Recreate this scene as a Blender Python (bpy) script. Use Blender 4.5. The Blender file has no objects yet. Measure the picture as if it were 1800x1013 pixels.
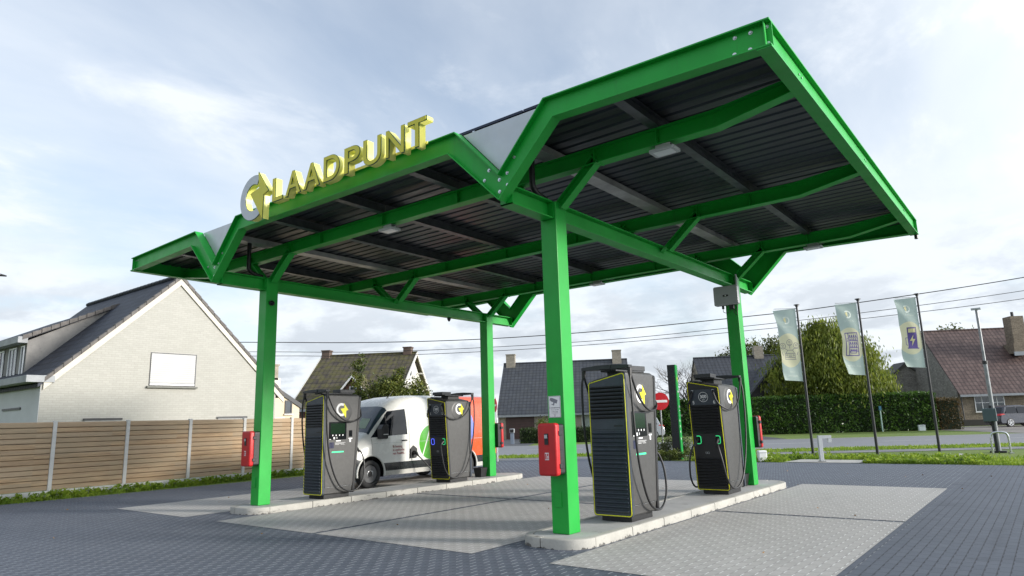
import bpy, math, random
from mathutils import Vector, Matrix
R=math.radians
scene=bpy.context.scene
COL=scene.collection
# ------------------------------------------------------------------ camera
F,YAW,PIT,ROL=1189.82,-0.6625,0.1941,-0.0298
CAM=Vector((12.2016,-7.5992,1.55))
fw=Vector((math.sin(YAW)*math.cos(PIT),math.cos(YAW)*math.cos(PIT),math.sin(PIT)))
rt=Vector((math.cos(YAW),-math.sin(YAW),0)); up=rt.cross(fw)
r2=rt*math.cos(ROL)+up*math.sin(ROL); u2=-rt*math.sin(ROL)+up*math.cos(ROL)
cd=bpy.data.cameras.new('camera'); cam=bpy.data.objects.new('camera',cd); COL.objects.link(cam)
cam.matrix_world=Matrix(((r2.x,u2.x,-fw.x,CAM.x),(r2.y,u2.y,-fw.y,CAM.y),(r2.z,u2.z,-fw.z,CAM.z),(0,0,0,1)))
cd.sensor_width=36; cd.lens=36*F/1800; cd.clip_end=3000; cd.clip_start=.05
scene.camera=cam
# ------------------------------------------------------------------ light
SUN_EL,SUN_AZ=R(16),math.atan2(1.0,0.43)      # azimuth from +Y towards +X
sdir=Vector((math.sin(SUN_AZ)*math.cos(SUN_EL),math.cos(SUN_AZ)*math.cos(SUN_EL),math.sin(SUN_EL)))
w=bpy.data.worlds.new('World'); scene.world=w; w.use_nodes=True
nt=w.node_tree; N=nt.nodes; LK=nt.links; bg=N['Background']; bg.inputs[1].default_value=.13
sky=N.new('ShaderNodeTexSky'); sky.sky_type='NISHITA'; sky.sun_disc=False
sky.sun_elevation=SUN_EL; sky.sun_rotation=SUN_AZ; sky.air_density=1.0; sky.dust_density=1.0; sky.ozone_density=2.0
def nd(t,**k):
    n=N.new(t)
    for a,b in k.items(): setattr(n,a,b)
    return n
def mth(op,a,b=None,c=None,clamp=False):
    n=N.new('ShaderNodeMath'); n.operation=op; n.use_clamp=clamp
    for i,v in enumerate((a,b,c)):
        if v is None: continue
        if isinstance(v,(int,float)): n.inputs[i].default_value=v
        else: LK.new(v,n.inputs[i])
    return n.outputs[0]
tc=N.new('ShaderNodeTexCoord'); sp=N.new('ShaderNodeSeparateXYZ'); LK.new(tc.outputs['Generated'],sp.inputs[0])
zz=mth('MAXIMUM',sp.outputs[2],0.0)
den=mth('ADD',zz,.22)
cb=N.new('ShaderNodeCombineXYZ'); LK.new(mth('DIVIDE',sp.outputs[0],den),cb.inputs[0]); LK.new(mth('DIVIDE',sp.outputs[1],den),cb.inputs[1])
def cnoise(scale,detail,rough,loc,sc=(1,1,1),dist=0.0):
    mp=N.new('ShaderNodeMapping'); mp.inputs['Location'].default_value=loc; mp.inputs['Scale'].default_value=sc
    mp.inputs['Rotation'].default_value=(0,0,R(35))
    LK.new(cb.outputs[0],mp.inputs[0]); n=N.new('ShaderNodeTexNoise'); n.inputs['Scale'].default_value=scale
    n.inputs['Detail'].default_value=detail; n.inputs['Roughness'].default_value=rough; n.inputs['Distortion'].default_value=dist
    LK.new(mp.outputs[0],n.inputs['Vector']); return n.outputs['Fac']
def rampf(v,a,b):
    n=N.new('ShaderNodeMapRange'); n.interpolation_type='SMOOTHSTEP'; n.inputs[1].default_value=a; n.inputs[2].default_value=b
    LK.new(v,n.inputs[0]); return n.outputs[0]
veil=rampf(cnoise(.9,7,.55,(3,1,0),(1,.55,1),.3),.30,.72)
wisp=rampf(cnoise(3.0,8,.62,(7.2,3,0),(1,.6,1),.35),.50,.80)
low=rampf(zz,.38,.02)
lowc=rampf(cnoise(1.9,8,.60,(1.5,8,0),(1,1,1),.2),.36,.60)
m1=mth('MULTIPLY_ADD',veil,.62,.24)
m2=mth('MULTIPLY',wisp,.50)
m3=mth('MULTIPLY',low,mth('MULTIPLY_ADD',lowc,.40,.50))
cov=mth('ADD',mth('ADD',m1,m2),m3,clamp=True)
cov=mth('MINIMUM',cov,.96)
cr=N.new('ShaderNodeMix'); cr.data_type='RGBA'
cr.inputs[6].default_value=(4.4,4.66,4.95,1); cr.inputs[7].default_value=(3.1,3.35,3.7,1)
LK.new(mth('MULTIPLY',rampf(cnoise(2.6,7,.60,(11,2,0),(1,1,1),.2),.42,.60),rampf(zz,.30,.08)),cr.inputs[0])
sd=N.new('ShaderNodeVectorMath'); sd.operation='DOT_PRODUCT'; LK.new(tc.outputs['Generated'],sd.inputs[0]); sd.inputs[1].default_value=tuple(sdir)
gl=mth('MULTIPLY_ADD',rampf(sd.outputs['Value'],.35,1.0),1.5,1.0)
gv=N.new('ShaderNodeVectorMath'); gv.operation='SCALE'; LK.new(cr.outputs[2],gv.inputs[0]); LK.new(gl,gv.inputs['Scale'])
mx=N.new('ShaderNodeMix'); mx.data_type='RGBA'; LK.new(cov,mx.inputs[0]); LK.new(sky.outputs[0],mx.inputs[6]); LK.new(gv.outputs[0],mx.inputs[7])
LK.new(mx.outputs[2],bg.inputs[0])
sl=bpy.data.lights.new('sun','SUN'); sl.energy=2.9; sl.angle=R(9); sl.color=(1,.95,.88)
so=bpy.data.objects.new('sun',sl); COL.objects.link(so); so.rotation_euler=sdir.to_track_quat('Z','Y').to_euler()
so.location=(20,0,20)
vs=scene.view_settings; vs.view_transform='Standard'; vs.look='None'; vs.exposure=0.78; vs.gamma=1
# ------------------------------------------------------------------ node helpers for materials
MATS={}
class G:
    def __init__(s,name):
        s.m=bpy.data.materials.new(name); s.m.use_nodes=True; s.t=s.m.node_tree; s.p=s.t.nodes['Principled BSDF']
        s._o=None; s._xyz=None
    def n(s,t,**k):
        n=s.t.nodes.new(t)
        for a,b in k.items(): setattr(n,a,b)
        return n
    def l(s,a,b): s.t.links.new(a,b)
    def math(s,op,a,b=None,c=None,clamp=False):
        n=s.n('ShaderNodeMath',operation=op,use_clamp=clamp)
        for i,v in enumerate((a,b,c)):
            if v is None: continue
            if isinstance(v,(int,float)): n.inputs[i].default_value=v
            else: s.l(v,n.inputs[i])
        return n.outputs[0]
    def obj(s):
        if s._o is None: s._o=s.n('ShaderNodeTexCoord').outputs['Object']
        return s._o
    def xyz(s):
        if s._xyz is None:
            q=s.n('ShaderNodeSeparateXYZ'); s.l(s.obj(),q.inputs[0]); s._xyz=q.outputs
        return s._xyz
    def vec(s,a,b,c=0.0):
        q=s.n('ShaderNodeCombineXYZ')
        for i,v in enumerate((a,b,c)):
            if isinstance(v,(int,float)): q.inputs[i].default_value=v
            else: s.l(v,q.inputs[i])
        return q.outputs[0]
    def noise(s,scale,detail=4,rough=.55,vec=None,sc=None,dist=0):
        v=vec or s.obj()
        if sc:
            mp=s.n('ShaderNodeMapping'); mp.inputs['Scale'].default_value=sc; s.l(v,mp.inputs[0]); v=mp.outputs[0]
        q=s.n('ShaderNodeTexNoise'); q.inputs['Scale'].default_value=scale; q.inputs['Detail'].default_value=detail
        q.inputs['Roughness'].default_value=rough; q.inputs['Distortion'].default_value=dist; s.l(v,q.inputs['Vector']); return q.outputs['Fac']
    def rng(s,v,a,b,c=0,d=1,smooth=False):
        q=s.n('ShaderNodeMapRange')
        if smooth: q.interpolation_type='SMOOTHSTEP'
        for i,x in enumerate((a,b,c,d)): q.inputs[i+1].default_value=x
        s.l(v,q.inputs[0]); return q.outputs[0]
    def mix(s,f,a,b):
        q=s.n('ShaderNodeMix',data_type='RGBA')
        for i,v in ((0,f),(6,a),(7,b)):
            if isinstance(v,(int,float)): q.inputs[i].default_value=v
            elif isinstance(v,tuple): q.inputs[i].default_value=(*v[:3],1)
            else: s.l(v,q.inputs[i])
        return q.outputs[2]
    def col(s,c):
        if isinstance(c,tuple): s.p.inputs['Base Color'].default_value=(*c[:3],1)
        else: s.l(c,s.p.inputs['Base Color'])
    def rough(s,v):
        if isinstance(v,(int,float)): s.p.inputs['Roughness'].default_value=v
        else: s.l(v,s.p.inputs['Roughness'])
    def bump(s,h,st=.3,d=.01):
        q=s.n('ShaderNodeBump'); q.inputs['Strength'].default_value=st; q.inputs['Distance'].default_value=d
        s.l(h,q.inputs['Height']); s.l(q.outputs[0],s.p.inputs['Normal'])
    def val(s,k,v): s.p.inputs[k].default_value=v
def plain(name,c,rough=.5,metal=0,var=.12,scale=6,bump=0,coat=0,spec=.5):
    if name in MATS: return MATS[name]
    g=G(name); n=g.noise(scale,5,.6)
    a=tuple(max(0,x*(1-var)) for x in c); b=tuple(min(1,x*(1+var)) for x in c)
    g.col(g.mix(g.rng(n,.3,.7),a,b)); g.rough(g.rng(g.noise(scale*2.3,4),.3,.7,max(0,rough-.06),min(1,rough+.08)))
    g.val('Metallic',metal); g.val('Coat Weight',coat); g.val('Specular IOR Level',spec)
    if bump: g.bump(g.noise(scale*12,4),bump,.01)
    MATS[name]=g.m; return g.m
def emis(name,c,st):
    g=G(name); g.col(c); g.p.inputs['Emission Color'].default_value=(*c,1); g.val('Emission Strength',st); return g.m
GREEN=(0.012,0.30,0.045)
def green_paint():
    g=G('green_powder_coat'); n=g.noise(1.6,6,.6)
    c=g.mix(g.rng(n,.3,.75),(0.006,0.30,0.030),(0.012,0.38,0.044)); k=g.noise(2.0,6,.7,sc=(5,5,.45)); c=g.mix(g.rng(k,.56,.72,0,.35,True),c,(.022,.20,.035)); d=g.noise(26,3,.6); c=g.mix(g.rng(d,.66,.74,0,.4),c,(.03,.18,.04)); g.col(c)
    g.rough(g.rng(g.noise(3.5,5),.3,.7,.36,.50)); g.val('Specular IOR Level',.38); g.bump(g.noise(60,3),.04,.003); return g.m
M_GREEN=green_paint()
M_GALV=plain('galvanised_steel',(.25,.26,.27),.42,.5,.25,5)
M_GUT=plain('galvanised_gutter_pan',(.36,.36,.35),.35,.35,.3,3)
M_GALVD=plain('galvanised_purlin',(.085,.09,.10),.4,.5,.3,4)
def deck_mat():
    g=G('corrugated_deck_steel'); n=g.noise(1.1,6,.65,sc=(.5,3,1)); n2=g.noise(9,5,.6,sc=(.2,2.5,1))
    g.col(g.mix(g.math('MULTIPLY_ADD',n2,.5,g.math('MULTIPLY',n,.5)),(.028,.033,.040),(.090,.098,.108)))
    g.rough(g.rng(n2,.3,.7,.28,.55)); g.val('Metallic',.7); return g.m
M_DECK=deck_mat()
M_BLACK=plain('black_plastic',(.012,.012,.013),.42,0,.2,8)
M_BLACKPOLE=plain('black_pole_paint',(.014,.015,.018),.4,0,.2,8)
M_RUBBER=plain('rubber',(.016,.016,.017),.62,0,.2,20)
M_CABLE=plain('black_cable_sheath',(.012,.012,.013),.5,0,.2,20)
M_GREY=plain('grey_charger_metal',(.072,.071,.069),.42,.3,.1,14,.03)
M_DKGREY=plain('dark_grey_metal',(.035,.037,.040),.45,.3,.12,10)
M_NAVY=plain('dark_louver_panel',(.040,.050,.066),.36,.1,.12,12)
M_YEL=plain('yellow_trim',(.78,.74,.01),.4,0,.05,10)
M_WHITE=plain('white_enamel',(.80,.80,.79),.4,0,.04,6)
M_GLASSBLK=plain('black_display_glass',(.006,.007,.009),.10,0,.1,5,spec=.2)
M_RED=plain('red_plastic',(.47,.010,.012),.38,0,.12,7)
M_CHROME=plain('brushed_metal',(.55,.56,.57),.25,1,.1,9)
M_BOLT=plain('zinc_bolt',(.6,.62,.63),.3,.9,.1,9)
M_CLEAR=plain('lamp_glass',(.72,.74,.74),.12,0,.05,5)
M_LGREY=plain('light_grey_plastic',(.42,.44,.45),.45,.1,.06,9)
M_INFILL=plain('grey_infill_sheet',(.50,.52,.55),.35,.3,.06,3)
M_SOLAR=plain('solar_panel_cells',(.008,.012,.035),.12,.1,.2,8)
# ------------------------------------------------------------------ mesh helpers
class MB:
    def __init__(s): s.v=[]; s.f=[]; s.mi=[]
    def add(s,vs,fs,mi=0):
        o=len(s.v); s.v+= [tuple(v) for v in vs]; s.f+=[tuple(i+o for i in f) for f in fs]; s.mi+=[mi]*len(fs); return s
    def box(s,x0,x1,y0,y1,z0,z1,mi=0,T=None):
        vs=[Vector((x,y,z)) for z in (z0,z1) for y in (y0,y1) for x in (x0,x1)]
        if T is not None: vs=[T@v for v in vs]
        return s.add(vs,[(0,2,3,1),(4,5,7,6),(0,1,5,4),(2,6,7,3),(0,4,6,2),(1,3,7,5)],mi)
    def prism(s,poly,a,b,axis='y',mi=0,T=None):
        n=len(poly)
        def P(p,t):
            v=Vector((p[0],t,p[1])) if axis=='y' else Vector((t,p[0],p[1])) if axis=='x' else Vector((p[0],p[1],t))
            return T@v if T is not None else v
        vs=[P(p,a) for p in poly]+[P(p,b) for p in poly]
        fs=[tuple(range(n))[::-1],tuple(range(n,2*n))]+[(i,(i+1)%n,n+(i+1)%n,n+i) for i in range(n)]
        return s.add(vs,fs,mi)
    def strip(s,top,bot,a,b,axis='y',mi=0):   # thick ribbon between two polylines
        for i in range(len(top)-1):
            s.prism([bot[i],bot[i+1],top[i+1],top[i]],a,b,axis,mi)
        return s
    def tube(s,pts,r,n=8,mi=0,cap=True):
        pts=[Vector(p) for p in pts]; rs=r if isinstance(r,(list,tuple)) else [r]*len(pts)
        vs=[]; prev=None
        for i,p in enumerate(pts):
            d=(pts[min(i+1,len(pts)-1)]-pts[max(i-1,0)]).normalized()
            if prev is None: a=d.orthogonal().normalized()
            else:
                a=prev-d*prev.dot(d)
                a=a.normalized() if a.length>1e-6 else d.orthogonal().normalized()
            prev=a; b=d.cross(a)
            for k in range(n):
                t=2*math.pi*k/n; vs.append(p+(a*math.cos(t)+b*math.sin(t))*rs[i])
        fs=[(i*n+k,i*n+(k+1)%n,(i+1)*n+(k+1)%n,(i+1)*n+k) for i in range(len(pts)-1) for k in range(n)]
        if cap: fs+=[tuple(range(n))[::-1],tuple(range((len(pts)-1)*n,len(pts)*n))]
        return s.add(vs,fs,mi)
    def cyl(s,p0,p1,r,n=16,mi=0,r1=None): return s.tube([p0,p1],[r,r if r1 is None else r1],n,mi)
    def disc(s,c,ax,r,th,n=24,mi=0):
        c=Vector(c); ax=Vector(ax).normalized(); return s.tube([c,c+ax*th],r,n,mi)
    def ibeam(s,p0,p1,depth,width,tf=.014,tw=.010,mi=0):  # p on the top centre line
        p0=Vector(p0); p1=Vector(p1); d=(p1-p0); L=d.length; d.normalize()
        side=d.cross(Vector((0,0,1))).normalized(); upv=side.cross(d)
        T=Matrix(((d.x,side.x,upv.x,p0.x),(d.y,side.y,upv.y,p0.y),(d.z,side.z,upv.z,p0.z),(0,0,0,1)))
        s.box(0,L,-width/2,width/2,-tf,0,mi,T); s.box(0,L,-width/2,width/2,-depth,-depth+tf,mi,T)
        s.box(0,L,-tw/2,tw/2,-depth+tf,-tf,mi,T); return s
    def build(s,name,mat,parent=None,bevel=0,smooth=False,off=None,angle=35,seg=2):
        me=bpy.data.meshes.new(name)
        vs=s.v
        if off is not None: vs=[(x-off[0],y-off[1],z-off[2]) for x,y,z in vs]
        me.from_pydata(vs,[],s.f)
        mats=mat if isinstance(mat,(list,tuple)) else [mat]
        for m in mats: me.materials.append(m)
        if len(mats)>1: me.polygons.foreach_set('material_index',s.mi)
        if smooth: me.polygons.foreach_set('use_smooth',[True]*len(me.polygons))
        me.update()
        if smooth: me.set_sharp_from_angle(angle=R(angle))
        o=bpy.data.objects.new(name,me); COL.objects.link(o)
        if parent is not None: o.parent=parent
        if bevel:
            b=o.modifiers.new('bevel','BEVEL'); b.width=bevel; b.segments=seg; b.limit_method='ANGLE'; b.angle_limit=R(40)
        return o
def tag(o,label=None,cat=None,group=None,kind=None):
    if label: o['label']=label
    if cat: o['category']=cat
    if group: o['group']=group
    if kind: o['kind']=kind
    return o
def thing(name,label,cat,loc=(0,0,0),rz=0,group=None):
    o=bpy.data.objects.new(name,None); COL.objects.link(o); o.location=loc; o.rotation_euler=(0,0,rz); o.empty_display_size=.2
    return tag(o,label,cat,group)
def struct(name,mb,mat,**k):
    o=mb.build(name,mat,**k); o['kind']='structure'; return o
def text(name,body,size,mat,parent,loc,rot,extrude=.001,align='CENTER',sx=1,bold=0,space=1):
    cu=bpy.data.curves.new(name,'FONT'); cu.body=body; cu.size=size; cu.align_x=align; cu.align_y='CENTER'; cu.extrude=extrude; cu.offset=bold
    cu.space_character=space
    t=bpy.data.objects.new(name,cu); COL.objects.link(t)
    dg=bpy.context.evaluated_depsgraph_get(); me=bpy.data.meshes.new_from_object(t.evaluated_get(dg))
    bpy.data.objects.remove(t); bpy.data.curves.remove(cu)
    me.name=name; me.materials.clear(); me.materials.append(mat)
    o=bpy.data.objects.new(name,me); COL.objects.link(o); o.parent=parent; o.location=loc; o.rotation_euler=rot; o.scale=(sx,1,1)
    return o
def smoothpts(pts,n=8):
    pts=[Vector(p) for p in pts]; out=[]
    P=[pts[0]*2-pts[1]]+pts+[pts[-1]*2-pts[-2]]
    for i in range(1,len(P)-2):
        a,b,c,d=P[i-1:i+3]
        for k in range(n):
            t=k/n; out.append(.5*((2*b)+(c-a)*t+(2*a-5*b+4*c-d)*t*t+(3*b-a-3*c+d)*t**3))
    out.append(pts[-1]); return out
def rrect(x0,x1,z0,z1,r,n=5,slant=0):
    """rounded rectangle, top edge raised by slant on the x1 side"""
    c=[(x1-r,z0+r,-90),(x1-r,z1+slant-r,0),(x0+r,z1-r,90),(x0+r,z0+r,180)]
    return [(cx+r*math.cos(R(a+90*i/n)),cz+r*math.sin(R(a+90*i/n))) for cx,cz,a in c for i in range(n+1)]
W,L=7.047,6.814
ZI=.12        # island top
# road frame: x along the road, y away from the camera
U=Vector((.857,.515,0)).normalized(); NN=Vector((-U.y,U.x,0)); PSI=math.atan2(U.y,U.x)
def B(s,c,z=0): p=CAM+U*s+NN*c; return Vector((p.x,p.y,z))
# ------------------------------------------------------------------ ground
def paver_mat(name,c1,c2,joint,gap,gapdark=None,dark=0.0):
    g=G(name); X,Y,Z=g.xyz()
    u=g.math('DIVIDE',X,.105); cu=g.math('FLOOR',u); fu=g.math('FRACT',u)
    v=g.math('ADD',g.math('DIVIDE',Y,.225),g.math('MULTIPLY',g.math('MODULO',g.math('ADD',cu,2000),2),.5)); fv=g.math('FRACT',v); rv=g.math('FLOOR',v)
    cellr=g.n('ShaderNodeTexWhiteNoise',noise_dimensions='2D'); g.l(g.vec(cu,rv),cellr.inputs['Vector'])
    edgeu=g.math('LESS_THAN',g.math('ABSOLUTE',g.math('SUBTRACT',fu,.5)),.455)      # 1 inside the block
    edgev=g.math('LESS_THAN',g.math('ABSOLUTE',g.math('SUBTRACT',fv,.5)),.478)
    inside=g.math('MULTIPLY',edgeu,edgev)
    dash=g.math('MULTIPLY',g.math('LESS_THAN',fu,.105),g.math('LESS_THAN',g.math('ABSOLUTE',g.math('SUBTRACT',fv,.5)),.24))
    big=g.noise(.35,5,.6); n=g.noise(90,3,.6); mid=g.noise(2.2,5,.65)
    base=g.mix(g.math('MULTIPLY_ADD',cellr.outputs['Value'],.5,g.math('MULTIPLY',g.rng(mid,.3,.7),.5)),c1,c2)
    base=g.mix(g.rng(n,.35,.7,0,.45),base,tuple(x*.72 for x in c1))
    base=g.mix(g.rng(big,.35,.7,0,.28,True),base,tuple(x*.78 for x in c1))
    st=g.noise(1.1,6,.7); base=g.mix(g.rng(st,.58,.74,0,.38,True),base,tuple(x*.5 for x in c1))
    tm=g.noise(.9,4,.6,sc=(2.6,.22,1)); base=g.mix(g.math('MULTIPLY',g.rng(tm,.56,.70,0,1,True),g.rng(g.noise(5,4,.7),.3,.7,.05,.34)),base,tuple(x*.45 for x in c1))
    sp_=g.noise(3.3,2,.4); base=g.mix(g.rng(sp_,.78,.80,0,.6),base,tuple(x*.35 for x in c1))
    c=g.mix(inside,joint,base)
    gp=gap
    if gapdark is not None:
        gp=g.mix(g.rng(X,10.3,10.5),gap,gapdark)  # glancing light painted into the pale gaps; dark gaps past the right bay
    gn=g.noise(6,3,.7); c=g.mix(g.math('MULTIPLY',dash,g.rng(gn,.30,.5)),c,gp)
    g.col(c); g.rough(g.rng(mid,.3,.7,.62,.82))
    h=g.math('ADD',g.math('MULTIPLY',inside,1.0),g.math('MULTIPLY',n,.35)); g.bump(h,.45,.004)
    return g.m
M_PAVE=paver_mat('dark_concrete_pavers',(.080,.095,.122),(.114,.130,.160),(.036,.040,.052),(.42,.44,.46),(.020,.022,.030))
M_BAY=paver_mat('light_concrete_pavers',(.385,.37,.348),(.465,.45,.425),(.25,.24,.228),(.70,.70,.67))
def grass_ground():
    g=G('grass_soil'); n=g.noise(.6,6,.6); n2=g.noise(14,5,.65)
    g.col(g.mix(g.rng(n2,.3,.7),g.mix(g.rng(n,.35,.65),(.11,.19,.020),(.19,.25,.030)),(.085,.13,.018))); g.rough(.9); g.bump(n2,.6,.03); return g.m
M_GRASS=grass_ground()
def asphalt(name,c):
    g=G(name); n=g.noise(60,4,.6); m=g.noise(.8,6,.65)
    g.col(g.mix(g.rng(n,.35,.7),g.mix(g.rng(m,.35,.7),c,tuple(x*1.25 for x in c)),tuple(x*.75 for x in c))); g.rough(g.rng(m,.3,.7,.55,.75)); g.bump(n,.3,.004); return g.m
M_ROAD=asphalt('pale_road_asphalt',(.21,.215,.225)); M_ASPH=asphalt('dark_asphalt',(.075,.078,.085)); M_BIKE=asphalt('cycle_path_asphalt',(.17,.172,.18))
M_PAINTW=plain('road_paint',(.62,.62,.60),.6,0,.2,3)
M_GRAVEL=asphalt('gravel_forecourt',(.24,.22,.195))
def sheet(name,pts,z,mat):
    m=MB(); m.add([(p[0],p[1],z) for p in pts],[tuple(range(len(pts)))]); return struct(name,m,mat)
sheet('ground',[(-600,-600),(900,-600),(900,1400),(-600,1400)],-.02,M_GRASS)
q=[B(1.5,27.9),B(-3.6,27.9)]
sheet('paving',[(-7.15,-14),(40,-14),(40,15.3),(.5,15.3),(q[0].x,q[0].y),(q[1].x,q[1].y),(-7.15,12)],0,M_PAVE)
for x0,x1 in ((-3.44,-.56),(.56,3.27),(3.37,6.46),(7.60,10.33)):
    for y0,y1 in ((-1.18,3.52),(3.63,8.5)):
        sheet('parking_bay',[(x0,y0),(x1,y0),(x1,y1),(x0,y1)],.004,M_BAY)
def rf(name,s0,s1,c0,c1,z,mat): return sheet(name,[B(s0,c0)[:2],B(s1,c0)[:2],B(s1,c1)[:2],B(s0,c1)[:2]],z,mat)
rf('cycle_path',-70,90,28,29.5,-.008,M_BIKE)
rf('road',-90,120,32,43.6,-.006,M_ROAD)
m=MB()
for s in range(-60,80,3):
    p=[B(s,28.25),B(s+1.6,28.25),B(s+1.6,28.37),B(s,28.37)]; o=len(m.v); m.add([(a.x,a.y,0.0) for a in p],[(0,1,2,3)])
for c in (32.25,43.0,37.4):
    p=[B(-80,c),B(110,c),B(110,c+.14),B(-80,c+.14)]
    if c==37.4:
        for s in range(-70,100,6):
            p=[B(s,c),B(s+3,c),B(s+3,c+.14),B(s,c+.14)]; m.add([(a.x,a.y,0.0) for a in p],[(0,1,2,3)])
    else: m.add([(a.x,a.y,0.0) for a in p],[(0,1,2,3)])
struct('road_markings',m,M_PAINTW)
M_KERB=None
rf('forecourt',24.5,60,43.6,62,-.004,M_GRAVEL)
rf('driveway',-9.2,-4.6,43.6,60,-.004,M_ASPH)
rf('side_lane',9.2,11.2,43.6,60,-.004,M_ASPH)
# concrete slab under the small lamp
def concrete(name,c1,c2,stain=.5,foot=0):
    g=G(name); n=g.noise(1.8,7,.65); f=g.noise(45,4,.6)
    base=g.mix(g.rng(n,.3,.7),c1,c2)
    if foot: base=g.mix(g.math('LESS_THAN',g.xyz()[2],g.math('MULTIPLY',g.rng(g.noise(5,5,.7),.50,.72),foot)),base,(.10,.095,.085))
    base=g.mix(g.rng(g.noise(3.2,6,.7,sc=(1,1,3)),.58,.72,0,stain,True),base,tuple(x*.42 for x in c1))
    base=g.mix(g.rng(f,.4,.8,0,.35),base,tuple(x*.7 for x in c1)); g.col(base); g.rough(.8); g.bump(f,.35,.004); return g.m
M_KERB=concrete('kerb_concrete',(.34,.33,.295),(.46,.445,.40),.75,.06); M_ISL=concrete('island_concrete',(.34,.335,.325),(.45,.445,.43),.6)
M_SLAB=concrete('slab_concrete',(.36,.35,.32),(.45,.44,.41))
M_JOINT=plain('dark_joint',(.03,.028,.025),.9)
sheet('lamp_slab',[(5.15,15.32),(7.35,15.32),(7.5,16.7),(5.3,16.7)],.012,M_SLAB)
sheet('service_slab',[(9.35,15.5),(9.55,15.5),(9.55,20.8),(9.35,20.8)],.004,M_SLAB)
# ------------------------------------------------------------------ islands
def island(cx):
    y0,y1,hw,rc=-.48,7.95,.5,.37
    def path(inset):      # (x,y,nx,ny) round the island, counter clockwise from the left side of the nose
        a=[]; r=rc
        def arc(ax,ay,rr,t0,t1,n):
            for i in range(n+1):
                t=R(t0+(t1-t0)*i/n); a.append((ax+(rr-inset)*math.cos(t),ay+(rr-inset)*math.sin(t),math.cos(t),math.sin(t)))
        arc(cx-hw+r,y0+r,r,180,270,14); arc(cx+hw-r,y0+r,r,270,360,14); arc(cx,y1-hw,hw,0,180,24); return a
    core=MB(); core.prism([(p[0],p[1]) for p in path(.030)],.0,ZI-.03,'z'); o=struct('traffic_island',core,M_JOINT)
    inner=MB(); inner.prism([(p[0],p[1]) for p in path(.115)],.01,ZI-.002,'z'); inner.build('concrete_infill',M_ISL,o,bevel=.004)
    ks=MB(); prof=[(0,0),(.002,ZI-.018),(.006,ZI-.008),(.014,ZI-.002),(.022,ZI),(.108,ZI),(.108,0)]
    def stone(pts):
        rings=[[(x-nx*a,y-ny*a,z) for a,z in prof] for x,y,nx,ny in pts]; n=len(prof)
        vs=[v for r_ in rings for v in r_]; fs=[(i*n+k,i*n+(k+1)%n,(i+1)*n+(k+1)%n,(i+1)*n+k) for i in range(len(rings)-1) for k in range(n)]
        fs+=[tuple(range(n)),tuple(range((len(rings)-1)*n,len(rings)*n))[::-1]]; ks.add(vs,fs)
    p=path(0); c=lambda x:(x,y0,0,-1)
    stone(p[:14]+[c(cx-.187)]); stone([c(cx-.172),c(cx-.085)]); stone([c(cx-.070)]+p[15:30])
    q=[v for v in p[30:]]; stone(q[:12]); stone(q[12:])
    ya,yb=y0+rc,y1-hw; k=8; d=(yb-ya)/k
    for i in range(k):
        a_,b_=ya+i*d+.008,ya+(i+1)*d-.008
        stone([(cx+hw,a_,1,0),(cx+hw,b_,1,0)]); stone([(cx-hw,a_,-1,0),(cx-hw,b_,-1,0)])
    ks.build('kerb_stones',M_KERB,o,smooth=True,angle=30)
island(0); island(W)
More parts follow.
